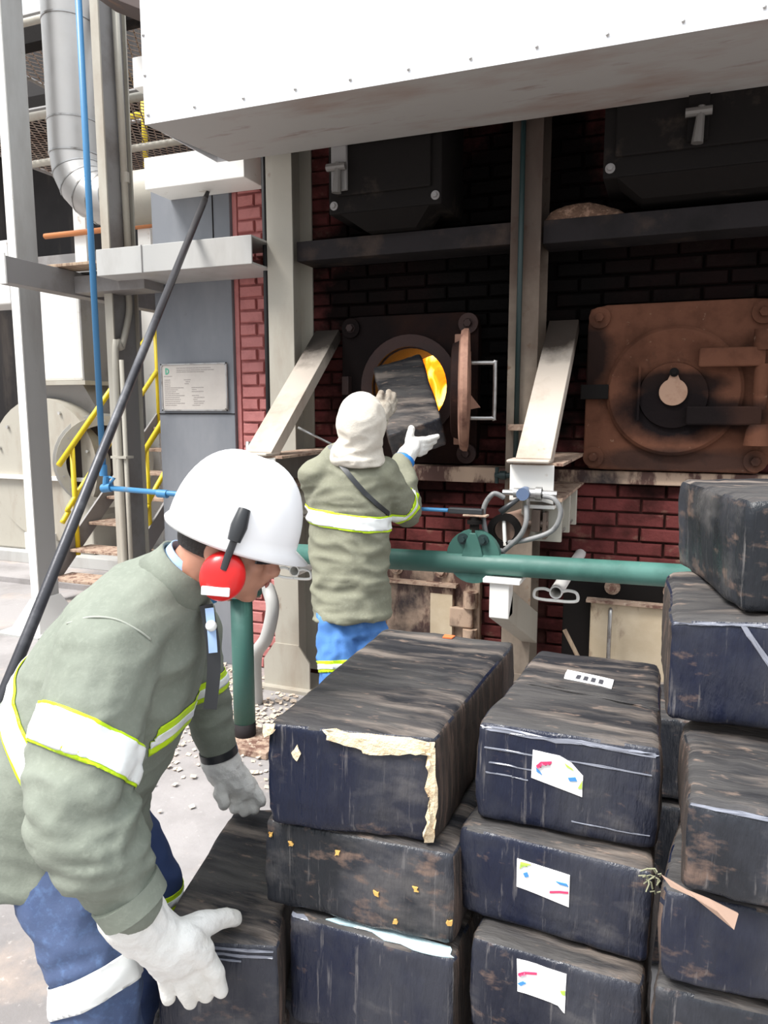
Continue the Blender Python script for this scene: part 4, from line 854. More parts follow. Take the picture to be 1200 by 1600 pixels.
def sticker(o, fn, poly, marks):
    s_ = raised(o, fn, dense(poly, 5), .0022, 'paper_label', m_paper); s_['label'] = 'white paper sticker with coloured swooshes'
    for pl, m in marks: 
        q = raised(o, fn, dense(pl, 4), .0042, 'printed_mark', m)
sticker(C1, g1, [(.325, .80), (.47, .78), (.535, .73), (.60, .62), (.60, .42), (.32, .53)], [
    ([(.345, .655), (.37, .70), (.43, .72), (.43, .70), (.37, .675), (.355, .63)], m_red), ([(.345, .64), (.37, .60), (.38, .575), (.35, .60)], m_pblue),
    ([(.52, .585), (.56, .60), (.57, .565), (.53, .555)], m_pblue), ([(.575, .50), (.598, .58), (.598, .50)], m_pgreen), ([(.50, .72), (.54, .68), (.55, .66), (.51, .69)], m_pgreen)])
sticker(C2, g2, [(.325, .80), (.60, .76), (.60, .42), (.325, .49)], [
    ([(.34, .70), (.345, .78), (.40, .775), (.36, .74)], m_pgreen), ([(.36, .66), (.38, .68), (.39, .64), (.37, .62)], m_pblue),
    ([(.53, .66), (.585, .665), (.595, .64), (.55, .64)], m_pblue), ([(.50, .54), (.55, .57), (.595, .585), (.595, .565), (.55, .55), (.50, .52)], m_red)])
sticker(C3, g3, [(.29, .91), (.58, .90), (.58, .52), (.55, .58), (.30, .60)], [
    ([(.30, .78), (.34, .81), (.41, .83), (.41, .81), (.34, .79), (.30, .76)], m_red), ([(.30, .68), (.33, .71), (.35, .70), (.32, .66)], m_pblue),
    ([(.55, .73), (.578, .75), (.578, .70), (.56, .70)], m_pgreen)])
s_ = raised(C1, u1, dense([(.33, .72), (.68, .67), (.68, .55), (.34, .60)], 5), .003, 'paper_label', m_paper)
for k in range(4):
    x0_ = .42+k*.055; raised(C1, u1, dense([(x0_, .66-.01*k), (x0_+.03, .655-.01*k), (x0_+.03, .60-.01*k), (x0_, .605-.01*k)], 2), .005, 'printed_mark', m_ink)
raised(C1, g1, jag([(.02, .97), (.3, .93), (.6, .95), (.98, .93), (.98, .90), (.6, .91), (.3, .90), (.02, .93)], 4, .012, 12), .0015, 'crease_glint', m_glint)
for w_, a0_, a1_ in ((.74, .05, .95), (.60, .08, .45), (.50, .06, .30), (.16, .55, .96)): raised(C1, g1, jag([(a0_, w_+.01), (a1_, w_), (a1_, w_-.008), (a0_, w_)], 7, .004, int(w_*55)), .0012, 'crease_glint', m_glint)
raised(C1, u1, jag([(0, .50), (1.0, .40), (1.0, .375), (0, .475)], 6, .008, 13), .003, 'film_fold', m_baletop)
# right stack
E1, h1f, _ = bale([V((.130, 1.393, 1.449)), V((.50, 1.50, 1.455)), V((.40, 1.96, 1.445)), V((.025, 1.858, 1.437))], .205, 'topmost bale of the right stack, turned corner-on, greyish and dusty', 2, 11, amp=.009, dn=(0, 0, -1))
E2, h2f, t2f = bale([D(1044, 966, 1.33), D(1330, 975, 1.22), D(1300, 885, 1.62), D(1042, 893, 1.66)], .20, 'second bale of the right stack with a glint painted along its edge', 0, 12, dn=(0, 0, -1))
raised(E2, h2f, jag([(.02, .985), (.3, .99), (.95, .97), (.95, .94), (.3, .955), (.02, .95)], 5, .008, 15), .002, 'crease_glint', m_glint)
raised(E2, h2f, jag([(.42, .95), (.46, .95), (.62, .6), (.70, .3), (.69, .3), (.60, .6)], 4, .006, 16), .002, 'crease_glint', m_glint)
E3, h3f, _ = bale([AZ(1074, 1247, 1.012), AZ(1290, 1285, 1.012), AZ(1290, 1128, 1.016), AZ(1066, 1118, 1.016)], .155, 'third bale of the right stack, a brown paper flap torn below it', 2, 13, dn=(0, 0, -1))
raised(E3, h3f, jag([(.02, .98), (.98, .96), (.98, .91), (.02, .94)], 5, .01, 17), .002, 'crease_glint', m_glint)
E4, h4f, _ = bale([AZ(1034, 1388, .84), AZ(1290, 1440, .84), AZ(1320, 1260, .845), AZ(1070, 1230, .845)], .168, 'fourth bale of the right stack, dark and smooth', 0, 14, dn=(0, 0, -1))
c5 = [AZ(1020, 1538, .66), AZ(1290, 1600, .66), AZ(1330, 1400, .66), AZ(1064, 1370, .66)]
E5, h5f, _ = bale(c5, .20, 'fifth bale of the right stack with dusty scuffed top, at the bottom edge', 2, 15, dn=(0, 0, -1))
bale([p+V((0, 0, -.21)) for p in c5], .225, 'dusty bale directly under the scuffed fifth bale of the right stack', 2, 16, dn=(0, 0, -1))
bale([p+V((0, 0, -.445)) for p in c5], .21, 'lowest bale of the right stack, standing on the floor', 2, 17, dn=(0, 0, -1))
for k in range(3):
    c = [V((-.07+.012*k, 2.06, 0)), V((.30+.012*k, 2.12, 0)), V((.27, 2.40, 0)), V((-.04, 2.36, 0))]
    bale([p+V((0, 0, .76-.253*k)) for p in c], .245, ('top bale of the rear stack, glimpsed through the gap between middle and right stacks', 'middle bale of the rear stack, glimpsed through the gap low between the stacks', 'bale on the floor under the rear stack, mostly hidden in the gap')[k], 2, 30+k)
# paper flap
pf = [D(1034, 1368, 1.12), D(1075, 1392, 1.10), D(1110, 1406, 1.09), D(1154, 1428, 1.08), D(1147, 1453, 1.06), D(1120, 1424, 1.07), D(1085, 1403, 1.09), D(1048, 1386, 1.11)]
MB().prism(pf, FW*.003).build('paper_flap', mat('brown_paper', (.30, .20, .15), .8), E3)
gr = MB()
for k in range(14):
    c = D(1022+random.uniform(-10, 8), 1352+random.uniform(0, 45), 1.24+random.uniform(-.01, .01)); q = c+V((random.uniform(-.02, .02), random.uniform(-.01, .01), random.uniform(-.02, .015))); gr.tube([c, (c+q)/2+V((.003, 0, .004)), q], .0014, 4)
stuff(gr.build('loose_fibres', mat('dry_grass', (.22, .22, .14), .8), C2))
# ================================================================== PEOPLE
def remesh(mb, voxel, smooth=4):
    me = bpy.data.meshes.new('tmp'); bmesh.ops.recalc_face_normals(mb.bm, faces=mb.bm.faces[:]); mb.bm.to_mesh(me); mb.bm.free()
    o = bpy.data.objects.new('tmp', me); COL.objects.link(o)
    m = o.modifiers.new('r', 'REMESH'); m.mode = 'VOXEL'; m.voxel_size = voxel
    if smooth: s_ = o.modifiers.new('s', 'SMOOTH'); s_.factor = .5; s_.iterations = smooth
    deps = bpy.context.evaluated_depsgraph_get(); ev = o.evaluated_get(deps); bm = bmesh.new(); bm.from_mesh(ev.to_mesh()); ev.to_mesh_clear()
    bpy.data.objects.remove(o); bpy.data.meshes.remove(me); return bm
def folds(bm, amp, fq, sx=(1, 1, 1), seed=0, centres=()):
    bm.normal_update()
    mv = []
    for v in bm.verts:
        p = V((v.co.x*sx[0], v.co.y*sx[1], v.co.z*sx[2]))
        wob = V((noise.noise(p*3+V((seed, 0, 0))), noise.noise(p*3+V((0, seed, 5))), noise.noise(p*3+V((9, 0, seed)))))*.12
        a = 1-abs(noise.noise((p+wob)*fq+V((seed, seed, seed))))*2; b = noise.noise((p+wob)*fq*2.3)
        g = 1.0
        if centres:
            g = .35
            for c, r, k in centres: g += k*max(0, 1-(v.co-c).length/r)
        mv.append(v.normal*((a-.5)*amp+b*amp*.3)*g)
    for v, d in zip(bm.verts, mv): v.co += d
def band(src, c, nrm, hw, rad, off, name, m, parent, thick=.0015, half=None, keep=None):
    bm = src.copy(); c = V(c); n_ = V(nrm).normalized()
    rm = [v for v in bm.verts if (keep and not keep(v.co)) or (v.co-c).length > rad or abs((v.co-c).dot(n_)) > hw*3+.03]
    bmesh.ops.delete(bm, geom=rm, context='VERTS')
    for s_ in (1, -1):
        g = bm.verts[:]+bm.edges[:]+bm.faces[:]
        bmesh.ops.bisect_plane(bm, geom=g, plane_co=c+n_*hw*s_, plane_no=n_*s_, clear_outer=True)
    if half is not None:
        g = bm.verts[:]+bm.edges[:]+bm.faces[:]; bmesh.ops.bisect_plane(bm, geom=g, plane_co=half[0], plane_no=V(half[1]), clear_outer=True)
    bm.normal_update()
    for v in bm.verts: v.co += v.normal*off
    o = finish(bm, name, m, parent, True, nrm=False)
    s_ = o.modifiers.new('solid', 'SOLIDIFY'); s_.thickness = thick; s_.offset = 1
    return o
def tape(src, c, nrm, hw, rad, parent, half=None, refl=.42, off=.002, keep=None):
    band(src, c, nrm, hw, rad, off, 'fluorescent_band', m_fluo, parent, half=half, keep=keep)
    band(src, c, nrm, hw*refl, rad, off+.0022, 'reflective_band', m_refl, parent, half=half, keep=keep)
def bez2(p): return bez(p, 5)
def head_parts(mb, Hc, f, u, l, s=1.0, nose=True):
    mb.ell(Hc+f*-.008*s, [f*.098*s, l*.077*s, u*.105*s], 24, 18)
    mb.ell(Hc+f*.042*s-u*.062*s, [f*.055*s, l*.058*s, u*.062*s], 18, 14)     # jaw
    mb.ell(Hc+f*.068*s-u*.108*s, [f*.026*s, l*.026*s, u*.018*s], 12, 10)     # chin
    mb.ell(Hc+f*.070*s+u*.012*s, [f*.026*s, l*.060*s, u*.016*s], 14, 10)     # brow
    for s_ in (-1, 1):
        mb.ell(Hc+f*.066*s-u*.035*s+l*.036*s*s_, [f*.024*s, l*.024*s, u*.022*s], 12, 10)   # cheek
        mb.ell(Hc-f*.012*s-u*.025*s+l*.078*s*s_, [f*.020*s, l*.008*s, u*.032*s], 12, 10)   # ear
    mb.tube([Hc+f*.088*s+u*.002*s, Hc+f*.104*s-u*.030*s, Hc+f*.112*s-u*.043*s], [.010*s, .012*s, .015*s], 10)  # nose
    mb.ell(Hc+f*.108*s-u*.045*s, [f*.015*s, l*.018*s, u*.011*s], 10, 8)
    mb.ell(Hc+f*.094*s-u*.068*s, [f*.012*s, l*.025*s, u*.0065*s], 10, 8)     # lips
    mb.ell(Hc+f*.090*s-u*.078*s, [f*.012*s, l*.021*s, u*.0065*s], 10, 8)
def face_bits(Hc, f, u, l, par, s=1.0):
    for s_ in (-1, 1):
        c = Hc+f*.078*s-u*.010*s+l*.031*s*s_
        e = MB().ell(c, [f*.013*s, l*.014*s, u*.010*s], 12, 10).build('eye', m_eye, par, smooth=True)
        MB().ell(c+f*.0115*s, [f*.003*s, l*.0055*s, u*.0055*s], 10, 8).build('iris', m_hair, e, smooth=True)
    MB().ell(Hc+f*.1045*s-u*.073*s, [f*.004*s, l*.022*s, u*.006*s], 10, 8).build('lips', m_lip, par, smooth=True)
def glove(name, chains, m, parent, extra=None, vox=.0042, sm=2, fold=.0025, thing_=None):
    mb = MB()
    for pts, rs in chains: mb.chain([V(p) for p in pts], rs, 12)
    bm = remesh(mb, vox, sm); folds(bm, fold, 26, seed=3)
    return finish(bm, name, m, parent, True)
# ---------------------------------------------------------------- worker 1 (bending)
w1 = thing('person', 'bending worker in white hard hat and red ear defenders, gripping a bale', 'person', D(150, 1838, 1.6).xy.to_3d())
Hc = D(362, 838, 1.56); th = math.radians(20)
f = (RT*math.cos(th)-UP*math.sin(th)); u = (UP*math.cos(th)+RT*math.sin(th)); l = -FW
f = (f-FW*.0).normalized()
P = dict(neck=D(290, 900, 1.60), shN=D(168, 1018, 1.45), shF=D(292, 990, 1.83))
armN = [D(172, 1022, 1.46), D(132, 1165, 1.37), D(122, 1255, 1.34), D(150, 1322, 1.335), D(204, 1404, 1.35)]
armF = [D(288, 990, 1.83), D(322, 1095, 1.92), D(342, 1176, 1.94)]
legN = [D(80, 1240, 1.58), D(118, 1400, 1.53), D(150, 1505, 1.50), D(155, 1620, 1.52), D(142, 1775, 1.56)]
legF = [D(115, 1240, 1.76), D(190, 1320, 1.76), D(236, 1378, 1.78), D(228, 1480, 1.80), D(205, 1600, 1.83)]
axis = [(D(92, 1345, 1.64), .185, .20), (D(95, 1290, 1.64), .19, .205), (D(100, 1225, 1.63), .185, .205), (D(145, 1130, 1.63), .19, .205), (D(190, 1045, 1.63), .178, .215), (D(225, 975, 1.62), .15, .20), (D(255, 930, 1.61), .115, .15), (D(282, 900, 1.60), .075, .085)]
# body under the clothes, one surface
mb = MB(); head_parts(mb, Hc, f, u, l)
mb.chain([Hc-f*.03-u*.05, D(305, 890, 1.585), D(262, 940, 1.61)], [.062, .060, .075])
mb.rings([(a, b*.72, c*.75) for a, b, c in axis[:-1]], FW)
mb.chain(armN, [.06, .055, .05, .045, .033]); mb.chain(armF, [.055, .045, .030]); mb.chain(legN, [.09, .08, .06, .05, .04]); mb.chain(legF, [.09, .075, .055, .048, .038])
body = finish(remesh(mb, .0065, 3), 'body', m_skin, w1, True)
face_bits(Hc, f, u, l, body)
# trousers
mb = MB(); mb.rings([(D(100, 1330, 1.64), .15, .17), (D(92, 1260, 1.64), .165, .18), (D(92, 1200, 1.63), .15, .17)], FW)
mb.chain(legN, [.125, .108, .089, .086, .078]); bmN = mb
mb2 = MB(); mb2.chain(legF, [.12, .095, .072, .070, .065])
trb = remesh(bmN, .009, 5); folds(trb, .009, 9, (1, 1, 1.6), 2)
trN = trb.copy(); finish(trb, 'trousers', m_denim, w1, True)
trb = remesh(mb2, .009, 5); folds(trb, .007, 9, (1, 1, 1.6), 4); trF = trb.copy(); finish(trb, 'trouser_leg', m_navy, w1, True)
band(trN, D(151, 1527, 1.51), (legN[2]-legN[1])*-1, .030, .17, .003, 'reflective_band', m_refl, w1)
tape(trF, D(238, 1395, 1.78), legF[3]-legF[2], .020, .12, w1)
# jacket
mb = MB(); mb.rings(axis, FW, 32, .92); mb.ell(P['shN'], .098, 20, 14); mb.ell(P['shF'], .09, 18, 12)
mb.chain([D(245, 940, 1.58), P['shN']], [.09, .095]); mb.chain([D(270, 940, 1.66), P['shF']], [.08, .085])
mb.chain(armN, [.104, .097, .091, .084, .058]); mb.chain(armF, [.088, .066, .046])
jk = remesh(mb, .0085, 7)
folds(jk, .008, 13, (.45, .45, 1.7), 8, [(armN[2], .2, 1.3), (armN[3], .16, 1.2), (axis[3][0], .25, .5)])
folds(jk, .014, 8.5, (1, 1, 1.3), 5, [(armN[2], .17, 1.3), (armN[3], .15, 1.4), (P['shN']+V((0.05, 0, -.1)), .2, .5), (axis[1][0], .3, .7)])
jsrc = jk.copy(); jacket = finish(jk, 'jacket', m_jacket, w1, True); jacket['label'] = 'olive green work jacket'
aN = (armN[1]-armN[0]).normalized()
cT = D(131, 1160, 1.375)
tape(jsrc, cT, (aN+RT*-.28).normalized(), .036, .135, w1, refl=.85)
# chest tape: front piece, only forward of the arm
tn = (axis[4][0]-axis[2][0]).normalized(); cTa = D(240, 1145, 1.55)
_a = (armN[2]+armN[1])/2
tape(jsrc, D(270, 1143, 1.52), (UP*1.0-RT*.42+FW*.1).normalized(), .024, .5, w1, half=(D(205, 1150, 1.5), -RT), refl=.4, keep=lambda p: p.dot(FW) > 1.42 and (p-armN[2]).length > .14 and (p-armN[1]).length > .115)
tape(jsrc, D(60, 1060, 1.62), (RT*.80+UP*.60).normalized(), .030, .36, w1, half=(D(85, 1060, 1.5), RT), refl=.8)
# collar
mb = MB(); cR = []
for (c_, a_, b_) in ((D(272, 912, 1.60), .086, .092), (D(288, 893, 1.595), .074, .080), (D(298, 880, 1.59), .070, .076)):
    cR.append((c_, a_, b_))
cs = [c[0] for c in cR]; t_ = (cs[2]-cs[0]).normalized(); uu = t_.cross(FW).normalized(); R_ = []
for c_, a_, b_ in cR: R_.append([c_+uu*math.cos(2*math.pi*k/28)*a_+FW*math.sin(2*math.pi*k/28)*b_ for k in range(28)])
mb.loft(R_, cap=False); co = mb.build('collar', m_jacket, w1, smooth=True); sm = co.modifiers.new('s', 'SOLIDIFY'); sm.thickness = .007; sm.offset = 0
mb = MB(); R_ = [[c_+t_*o_+uu*math.cos(2*math.pi*k/28)*a_*.86+FW*math.sin(2*math.pi*k/28)*b_*.86 for k in range(28)] for (c_, a_, b_), o_ in ((cR[1], 0), (cR[2], .014))]
mb.loft(R_, cap=False); co = mb.build('shirt_collar', m_shirt, w1, smooth=True); sm = co.modifiers.new('s', 'SOLIDIFY'); sm.thickness = .004
# cuffs
MB().tube([armN[4]-(armN[4]-armN[3]).normalized()*.02, armN[4]+(armN[4]-armN[3]).normalized()*.018], [.066, .064], 24).build('cuff', m_jacket, w1, smooth='auto', bevel=.004)
MB().tube([armF[2]-(armF[2]-armF[1]).normalized()*.012, armF[2]+(armF[2]-armF[1]).normalized()*.008], .050, 24).build('cuff', m_bplas, w1, smooth='auto', bevel=.003)
# things draped on the front
jb = BVHTree.FromBMesh(jsrc)
def drape(bvh, pts, off=.006):
    out = []
    for x, y in pts:
        h = bvh.ray_cast(CO, ray(x, y).normalized())
        if h[0] is not None: out.append(h[0]+h[1]*off)
    return out
def ribbon(pts, wd, th_, name, m, parent, bvh=None):
    pts = bez(pts, 6) if len(pts) > 2 else pts
    mb = MB(); vs = []; n = len(pts)
    for i, p in enumerate(pts):
        t = (pts[min(i+1, n-1)]-pts[max(i-1, 0)]).normalized()
        nr = (CO-p).normalized()
        if bvh:
            h = bvh.find_nearest(p); nr = h[1] if h[0] is not None else nr
        s_ = t.cross(nr).normalized()*wd/2; nn = nr*th_
        vs += [[p-s_, p+s_, p+s_+nn, p-s_+nn]]
    mb.loft(vs); return mb.build(name, m, parent, smooth='auto')
dp_ = [D(322, 945, 1.57), D(332, 1000, 1.56), D(334, 1050, 1.56), D(328, 1108, 1.56)]
ribbon(dp_, .028, .008, 'front_strap', m_bplas, w1)
ribbon([D(327, 950, 1.555), D(331, 990, 1.545), D(333, 1020, 1.545)], .018, .004, 'lanyard', m_shirt, w1)
MB().ell(D(330, 978, 1.535), .012, 12, 8).build('badge', m_refl, w1, smooth=True)
q = drape(jb, [(326, 1100), (318, 1150), (300, 1205), (278, 1255), (256, 1290)], .003)
if len(q) > 2: ribbon(q, .010, .003, 'zip', m_bplas, w1, jb)
q = drape(jb, [(105, 975), (140, 965), (180, 968), (215, 985), (235, 1000)], .001)
if len(q) > 2: MB().tube(bez(q, 5), .0022, 6).build('shoulder_seam', mat('seam_thread', (.34, .36, .31), .9), w1, smooth=True)
# gloves
C1n = lambda *a: [D(*x) for x in a]
glove('glove', [
    (C1n((203, 1422, 1.37), (222, 1446, 1.395)), [.060, .056]), (C1n((222, 1446, 1.395), (262, 1476, 1.42), (282, 1494, 1.44)), [.055, .047, .040]),
    (C1n((248, 1480, 1.42), (258, 1512, 1.445)), [.042, .026]), (C1n((290, 1470, 1.42), (314, 1488, 1.44)), [.034, .028]), (C1n((270, 1480, 1.43), (290, 1506, 1.45)), [.038, .028]),
    (C1n((314, 1490, 1.445), (336, 1520, 1.455), (345, 1547, 1.47)), [.024, .0185, .0155]), (C1n((297, 1506, 1.45), (312, 1536, 1.46), (322, 1555, 1.475)), [.024, .0185, .0155]),
    (C1n((276, 1512, 1.45), (289, 1546, 1.46), (297, 1565, 1.475)), [.023, .0175, .015]), (C1n((256, 1510, 1.445), (259, 1540, 1.46), (264, 1560, 1.47)), [.021, .016, .014]),
    (C1n((280, 1462, 1.42), (312, 1446, 1.46), (342, 1436, 1.50), (366, 1434, 1.54)), [.030, .026, .021, .018])], m_glove, w1)
glove('glove', [
    (C1n((344, 1188, 1.945), (352, 1204, 1.95)), [.052, .050]), (C1n((352, 1204, 1.95), (370, 1222, 1.96), (384, 1232, 1.96)), [.048, .043, .034]),
    (C1n((384, 1228, 1.96), (400, 1240, 1.955), (408, 1252, 1.95)), [.024, .017, .015]), (C1n((378, 1236, 1.96), (392, 1252, 1.955), (397, 1264, 1.95)), [.023, .017, .015]),
    (C1n((368, 1236, 1.955), (378, 1256, 1.95), (382, 1268, 1.945)), [.022, .017, .014]), (C1n((358, 1234, 1.95), (364, 1254, 1.945), (366, 1264, 1.94)), [.020, .015, .013]),
    (C1n((350, 1212, 1.93), (344, 1238, 1.915), (350, 1256, 1.91)), [.024, .019, .016])], m_glove, w1)
# boots
for a in (legN[-1], legF[-1]):
    g = V((a.x, a.y, 0)); mb = MB(); mb.chain([a+V((0, 0, .03)), g+V((0, 0, .07))], [.062, .055]); mb.chain([g+Z_*.055-RT*.03, g+RT*.10+Z_*.045, g+RT*.19+Z_*.04], [.050, .046, .040])
    bm = remesh(mb, .009, 4)
    for v in bm.verts: v.co.z = max(v.co.z, .004)
    finish(bm, 'boot', m_boot, w1, True)
# hair
mb = MB(); mb.ell(Hc-f*.014, [f*.099, l*.081, u*.104], 28, 20); g = mb.bm
bmesh.ops.bisect_plane(g, geom=g.verts[:]+g.edges[:]+g.faces[:], plane_co=Hc+f*.035, plane_no=f, clear_outer=True)
bmesh.ops.bisect_plane(g, geom=g.verts[:]+g.edges[:]+g.faces[:], plane_co=Hc-u*.045, plane_no=-u, clear_outer=True)
mb.build('hair', m_hair, w1, smooth=True)
# hard hat
hh = MB(); N1 = 48; hc = Hc+u*.012+f*.0; vs = []; fs = []
def hr(a, el):
    ca, sa = math.cos(a), math.sin(a); r = math.cos(el); h_ = math.sin(el)
    ridge = 1+.028*math.exp(-(sa/.16)**2)*(1 if el > .3 else .3)+.012*math.exp(-((abs(sa)-.55)/.12)**2)
    return hc+(f*ca*.139+l*sa*.116)*(r**.80)+u*.168*(h_**.92)*ridge
rows = []
def brim(a): 
    ca, sa = math.cos(a), math.sin(a); pk = max(0, ca)**3*.026; return hc+(f*ca*(.146+pk)+l*sa*(.122))-u*(.010+.006*max(0, ca)**2)
def brim2(a):
    ca, sa = math.cos(a), math.sin(a); pk = max(0, ca)**3*.021; return hc+(f*ca*(.143+pk)+l*sa*(.119))-u*.018
rows.append([brim2(2*math.pi*k/N1) for k in range(N1)]); rows.append([brim(2*math.pi*k/N1) for k in range(N1)])
for j in range(0, 15): rows.append([hr(2*math.pi*k/N1, math.pi/2*j/15.3+.002) for k in range(N1)])
hh.loft(rows, cap=False); bmh = hh.bm; bmh.verts.ensure_lookup_table(); topf = bmh.faces.new([bmh.verts[len(bmh.verts)-N1+k] for k in range(N1)])
hat = hh.build('hard_hat', m_hat, w1, smooth=True); s_ = hat.modifiers.new('s', 'SOLIDIFY'); s_.thickness = .003; s_.offset = -1
MB().tube([hc+f*(.118*math.cos(2*math.pi*k/32))+l*(.098*math.sin(2*math.pi*k/32))-u*.012 for k in range(33)], (.004), 6).build('headband', m_bplas, hat, smooth=True)
# ear defenders
for s_ in (1, -1):
    ec = Hc+f*.022-u*.060+l*.098*s_
    cup = MB().ell(ec, [f*.046, l*.030, u*.052], 24, 16).build('ear_cup', m_redp, w1, smooth=True)
    MB().ell(ec-l*.018*s_, [f*.042, l*.016, u*.048], 20, 12).build('cushion', m_bplas, cup, smooth=True)
    MB().box((-.028, -.0035, -.009), (.028, .0035, .009), Matrix.Translation(ec+l*.027*s_-u*.026)@Matrix((( f.x, l.x, u.x, 0), (f.y, l.y, u.y, 0), (f.z, l.z, u.z, 0), (0, 0, 0, 1)))@Matrix.Rotation(math.radians(-15), 4, 'Y')@Matrix.Translation((0, s_*.0, 0))).build('white_strip', m_refl, cup, bevel=.002)
    p0 = ec+u*.045+l*.012*s_; p1 = ec+u*.082+l*.026*s_+f*.002; p2 = ec+u*.112+l*.022*s_+f*.002; p3 = ec+u*.145+l*.010*s_+f*.0
    MB().tube([ec+u*.02+l*.024*s_, p0+l*.01*s_, p1], [(.006, .008)]*3, 10).tube([p1, p2, p3], [(.012, .014), (.017, .017), (.013, .012)], 14).build('cup_arm', m_bplas, w1, smooth='auto')
# glasses
gl = MB(); gp_ = [Hc+f*(.104-.030*abs(k/6)**2)-u*(.004)+l*.066*(k/6) for k in range(-6, 7)]
vs = []
gl.loft([[p+u*.016, p-u*.018, p-u*.018-f*.003, p+u*.016-f*.003] for p in gp_]); gl.build('safety_glasses', m_lens, w1, smooth='auto')
for s_ in (-1, 1): MB().tube([Hc+f*.075+l*.067*s_-u*.002, Hc+f*.0+l*.082*s_-u*.008, Hc-f*.03+l*.082*s_-u*.014], .0028, 6).build('temple', m_bplas, w1)
# ---------------------------------------------------------------- worker 2 (standing, back view)
w2 = thing('person', 'standing worker in beige hood, seen from behind, pushing a bale into the fire', 'person', D(552, 1290, 2.88).xy.to_3d())
H2 = D(566, 664, 2.84); f2 = (FW*.93+RT*.36).normalized(); l2 = V((f2.y, -f2.x, 0)); u2 = UP
armR = [D(598, 742, 2.89), D(622, 785, 2.97), D(634, 798, 3.06), D(634, 760, 3.14), D(628, 722, 3.22)]
armL = [D(494, 742, 2.89), D(505, 785, 3.0), D(525, 790, 3.12), D(560, 725, 3.2), D(590, 662, 3.27)]
lg1 = [D(525, 965, 2.90), D(528, 1060, 2.86), D(530, 1110, 2.86), D(526, 1240, 2.93)]
lg2 = [D(572, 965, 2.92), D(578, 1060, 2.92), D(580, 1110, 2.92), D(584, 1235, 3.02)]
ax2 = [(D(549, 968, 2.93), .140, .160), (D(548, 920, 2.93), .125, .158), (D(546, 870, 2.93), .13, .162), (D(545, 810, 2.92), .13, .163), (D(545, 765, 2.91), .125, .160), (D(546, 735, 2.90), .112, .148), (D(552, 715, 2.89), .09, .115), (D(562, 698, 2.87), .06, .065)]
mb = MB(); head_parts(mb, H2, f2, u2, l2, .93); mb.chain([H2-u2*.06-f2*.01, D(562, 705, 2.88)], [.055, .06])
mb.rings([(a, b*.75, c*.75) for a, b, c in ax2[:-1]], l2); mb.chain(armR, [.045, .042, .036, .033, .028]); mb.chain(armL, [.045, .042, .036, .033, .028]); mb.chain(lg1, [.07, .06, .052, .04]); mb.chain(lg2, [.07, .06, .052, .04])
b2 = finish(remesh(mb, .0075, 3), 'body', m_skin, w2, True); face_bits(H2, f2, u2, l2, b2, .93)
mb = MB(); mb.rings([(D(550, 990, 2.93), .10, .130), (D(549, 960, 2.93), .10, .13), (D(549, 930, 2.93), .09, .12)], l2); mb.chain(lg1, [.076, .075, .068, .064]); mb.chain(lg2, [.08, .078, .070, .064])
tr2 = remesh(mb, .010, 4); folds(tr2, .016, 8, (1, 1, 1.2), 7); folds(tr2, .006, 14, (1.6, 1.6, .6), 2); trc = tr2.copy(); finish(tr2, 'trousers', m_denim2, w2, True)
tape(trc, D(526, 1040, 2.86), lg1[1]-lg1[0], .022, .095, w2); tape(trc, D(578, 1050, 2.92), lg2[1]-lg2[0], .022, .095, w2)
mb = MB(); mb.rings(ax2, l2, 32, .9)
mb.chain([D(555, 725, 2.89), armR[0]], [.075, .072]); mb.chain([D(540, 725, 2.89), armL[0]], [.075, .070])
mb.chain(armR, [.072, .070, .066, .056, .048]); mb.chain(armL, [.070, .066, .060, .052, .046])
j2 = remesh(mb, .009, 6); folds(j2, .007, 13, (.5, .5, 1.7), 3)
folds(j2, .013, 8, (1, 1, 1.5), 9, [(ax2[3][0], .28, .6), (armR[2], .14, .8), (ax2[1][0], .3, .5)])
j2s = j2.copy(); jo = finish(j2, 'jacket', m_jacket2, w2, True); jo['label'] = 'worn olive work jacket'
tape(j2s, D(545, 813, 2.85), (UP+RT*.10).normalized(), .031, .235, w2, refl=.78)
tape(j2s, D(630, 792, 3.02), (armR[1]-armR[0]).normalized()*.8+V((0, 0, -.1))+RT*.25, .026, .10, w2, refl=.3)
jb2 = BVHTree.FromBMesh(j2s)
q = drape(jb2, [(516, 698), (530, 722), (548, 745), (568, 768), (588, 788), (606, 803)], .003)
if len(q) > 2: ribbon(q, .019, .004, 'shoulder_strap', m_bplas, w2, jb2)
q = drape(jb2, [(606, 803), (611, 815), (610, 830)], .003)
# hood
mb = MB(); mb.ell(H2+u2*.008-f2*.008, [f2*.112, l2*.094, u2*.118], 28, 20); mb.ell(H2-u2*.06-f2*.015, [f2*.085, l2*.085, u2*.07], 24, 16)
mb.rings([(D(562, 690, 2.84), .085, .080), (D(560, 703, 2.855), .105, .098), (D(558, 716, 2.87), .112, .118), (D(558, 724, 2.875), .10, .115)], l2)
mb.chain([D(528, 706, 2.80), D(555, 722, 2.77), D(592, 722, 2.84)], [.020, .020, .018])
hm = remesh(mb, .007, 4)
folds(hm, .012, 9, (1, 1, 2.2), 12, [(D(560, 708, 2.82), .12, 1.2)])
# face opening at the front
bmesh.ops.delete(hm, geom=[v for v in hm.verts if (v.co-(H2+f2*.11-u2*.015)).dot(f2) > -.045 and abs((v.co-H2).dot(l2)) < .045 and -.05 < (v.co-H2).dot(u2) < .03], context='VERTS')
hd = finish(hm, 'hood', m_hood, w2, True)
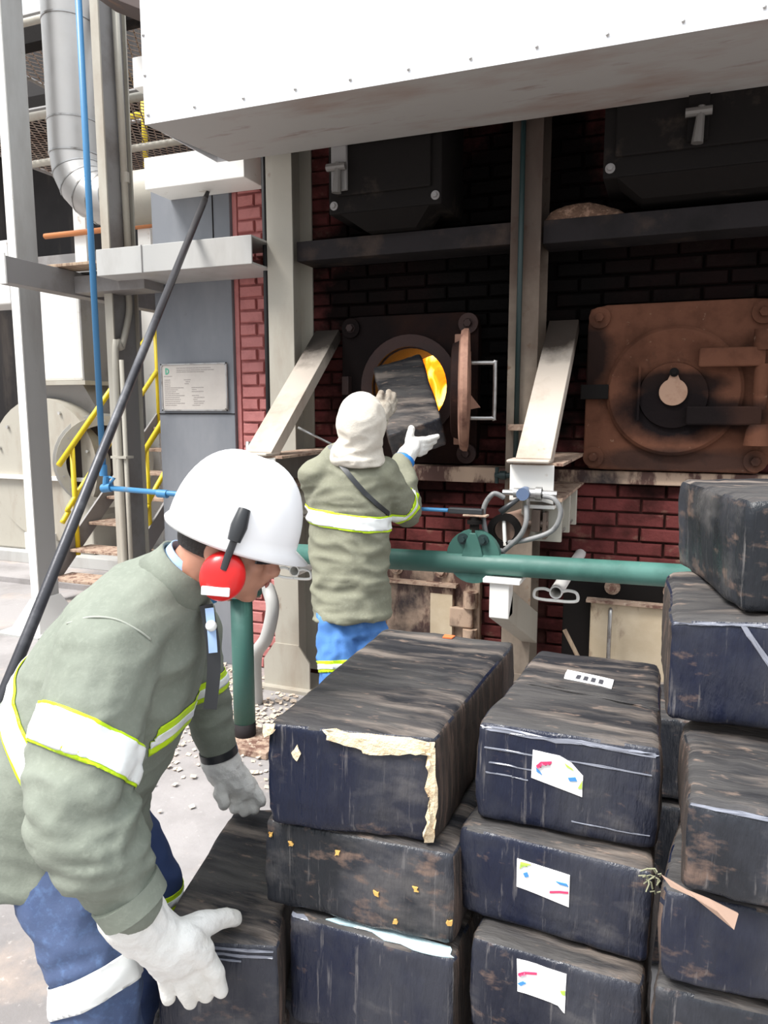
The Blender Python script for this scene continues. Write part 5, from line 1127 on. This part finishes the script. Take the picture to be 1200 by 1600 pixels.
# gloves
g2r = glove('glove', [
    (C1n((628, 726, 3.215), (636, 710, 3.245)), [.044, .042]), (C1n((636, 710, 3.245), (644, 700, 3.26)), [.042, .038]), (C1n((644, 700, 3.26), (650, 692, 3.27)), [.036, .028]),
    (C1n((640, 698, 3.25), (640, 684, 3.26), (643, 670, 3.27)), [.024, .019, .016]),
    (C1n((652, 690, 3.27), (668, 687, 3.28), (683, 682, 3.29)), [.021, .016, .014]), (C1n((653, 697, 3.27), (667, 694, 3.29), (679, 690, 3.30)), [.020, .015, .013]),
    (C1n((651, 703, 3.27), (663, 702, 3.29), (672, 698, 3.31)), [.019, .015, .013]), (C1n((647, 707, 3.265), (656, 709, 3.28), (664, 706, 3.30)), [.017, .014, .012])], m_glove, w2, vox=.005)
MB().tube([D(627, 728, 3.21), D(631, 719, 3.228)], .050, 20).build('blue_cuff', m_bluecuff, w2, smooth='auto', bevel=.003)
glove('glove', [
    (C1n((588, 668, 3.265), (594, 652, 3.28)), [.044, .042]), (C1n((594, 652, 3.28), (600, 638, 3.30)), [.040, .036]),
    (C1n((600, 636, 3.31), (606, 622, 3.33), (608, 612, 3.36)), [.021, .016, .014]), (C1n((604, 638, 3.31), (612, 626, 3.34), (615, 617, 3.36)), [.020, .016, .014]),
    (C1n((606, 643, 3.31), (614, 633, 3.34), (618, 627, 3.36)), [.019, .015, .013]), (C1n((606, 648, 3.30), (613, 642, 3.33), (616, 638, 3.35)), [.017, .014, .012]),
    (C1n((594, 640, 3.29), (592, 624, 3.30), (596, 614, 3.32)), [.021, .017, .015])], m_gloved, w2, vox=.005)
for a in (lg1[-1], lg2[-1]):
    g = V((a.x, a.y, 0)); mb = MB(); mb.chain([a, g+V((0, 0, .07))], [.056, .052]); mb.chain([g+Z_*.05-f2*.03, g+f2*.09+Z_*.045, g+f2*.17+Z_*.038], [.046, .044, .038])
    bm = remesh(mb, .009, 4)
    for v in bm.verts: v.co.z = max(v.co.z, .004)
    finish(bm, 'boot', m_boot, w2, True)
# held bale going into the mouth
NL, NR, FR_, FL_ = D(604, 680, 3.42), D(690, 652, 3.42), D(657, 549, 3.92), D(582, 574, 3.92)
nb = (NR-NL).cross(FL_-NL).normalized()
if nb.z < 0: nb = -nb
hbale, _, _ = bale([NL, NR, FR_, FL_], .17, 'smoky black bale held by the standing worker, half inside the fiery stoke hole', 2, 21, amp=.010, group=None, dn=-nb, shrink=.006)
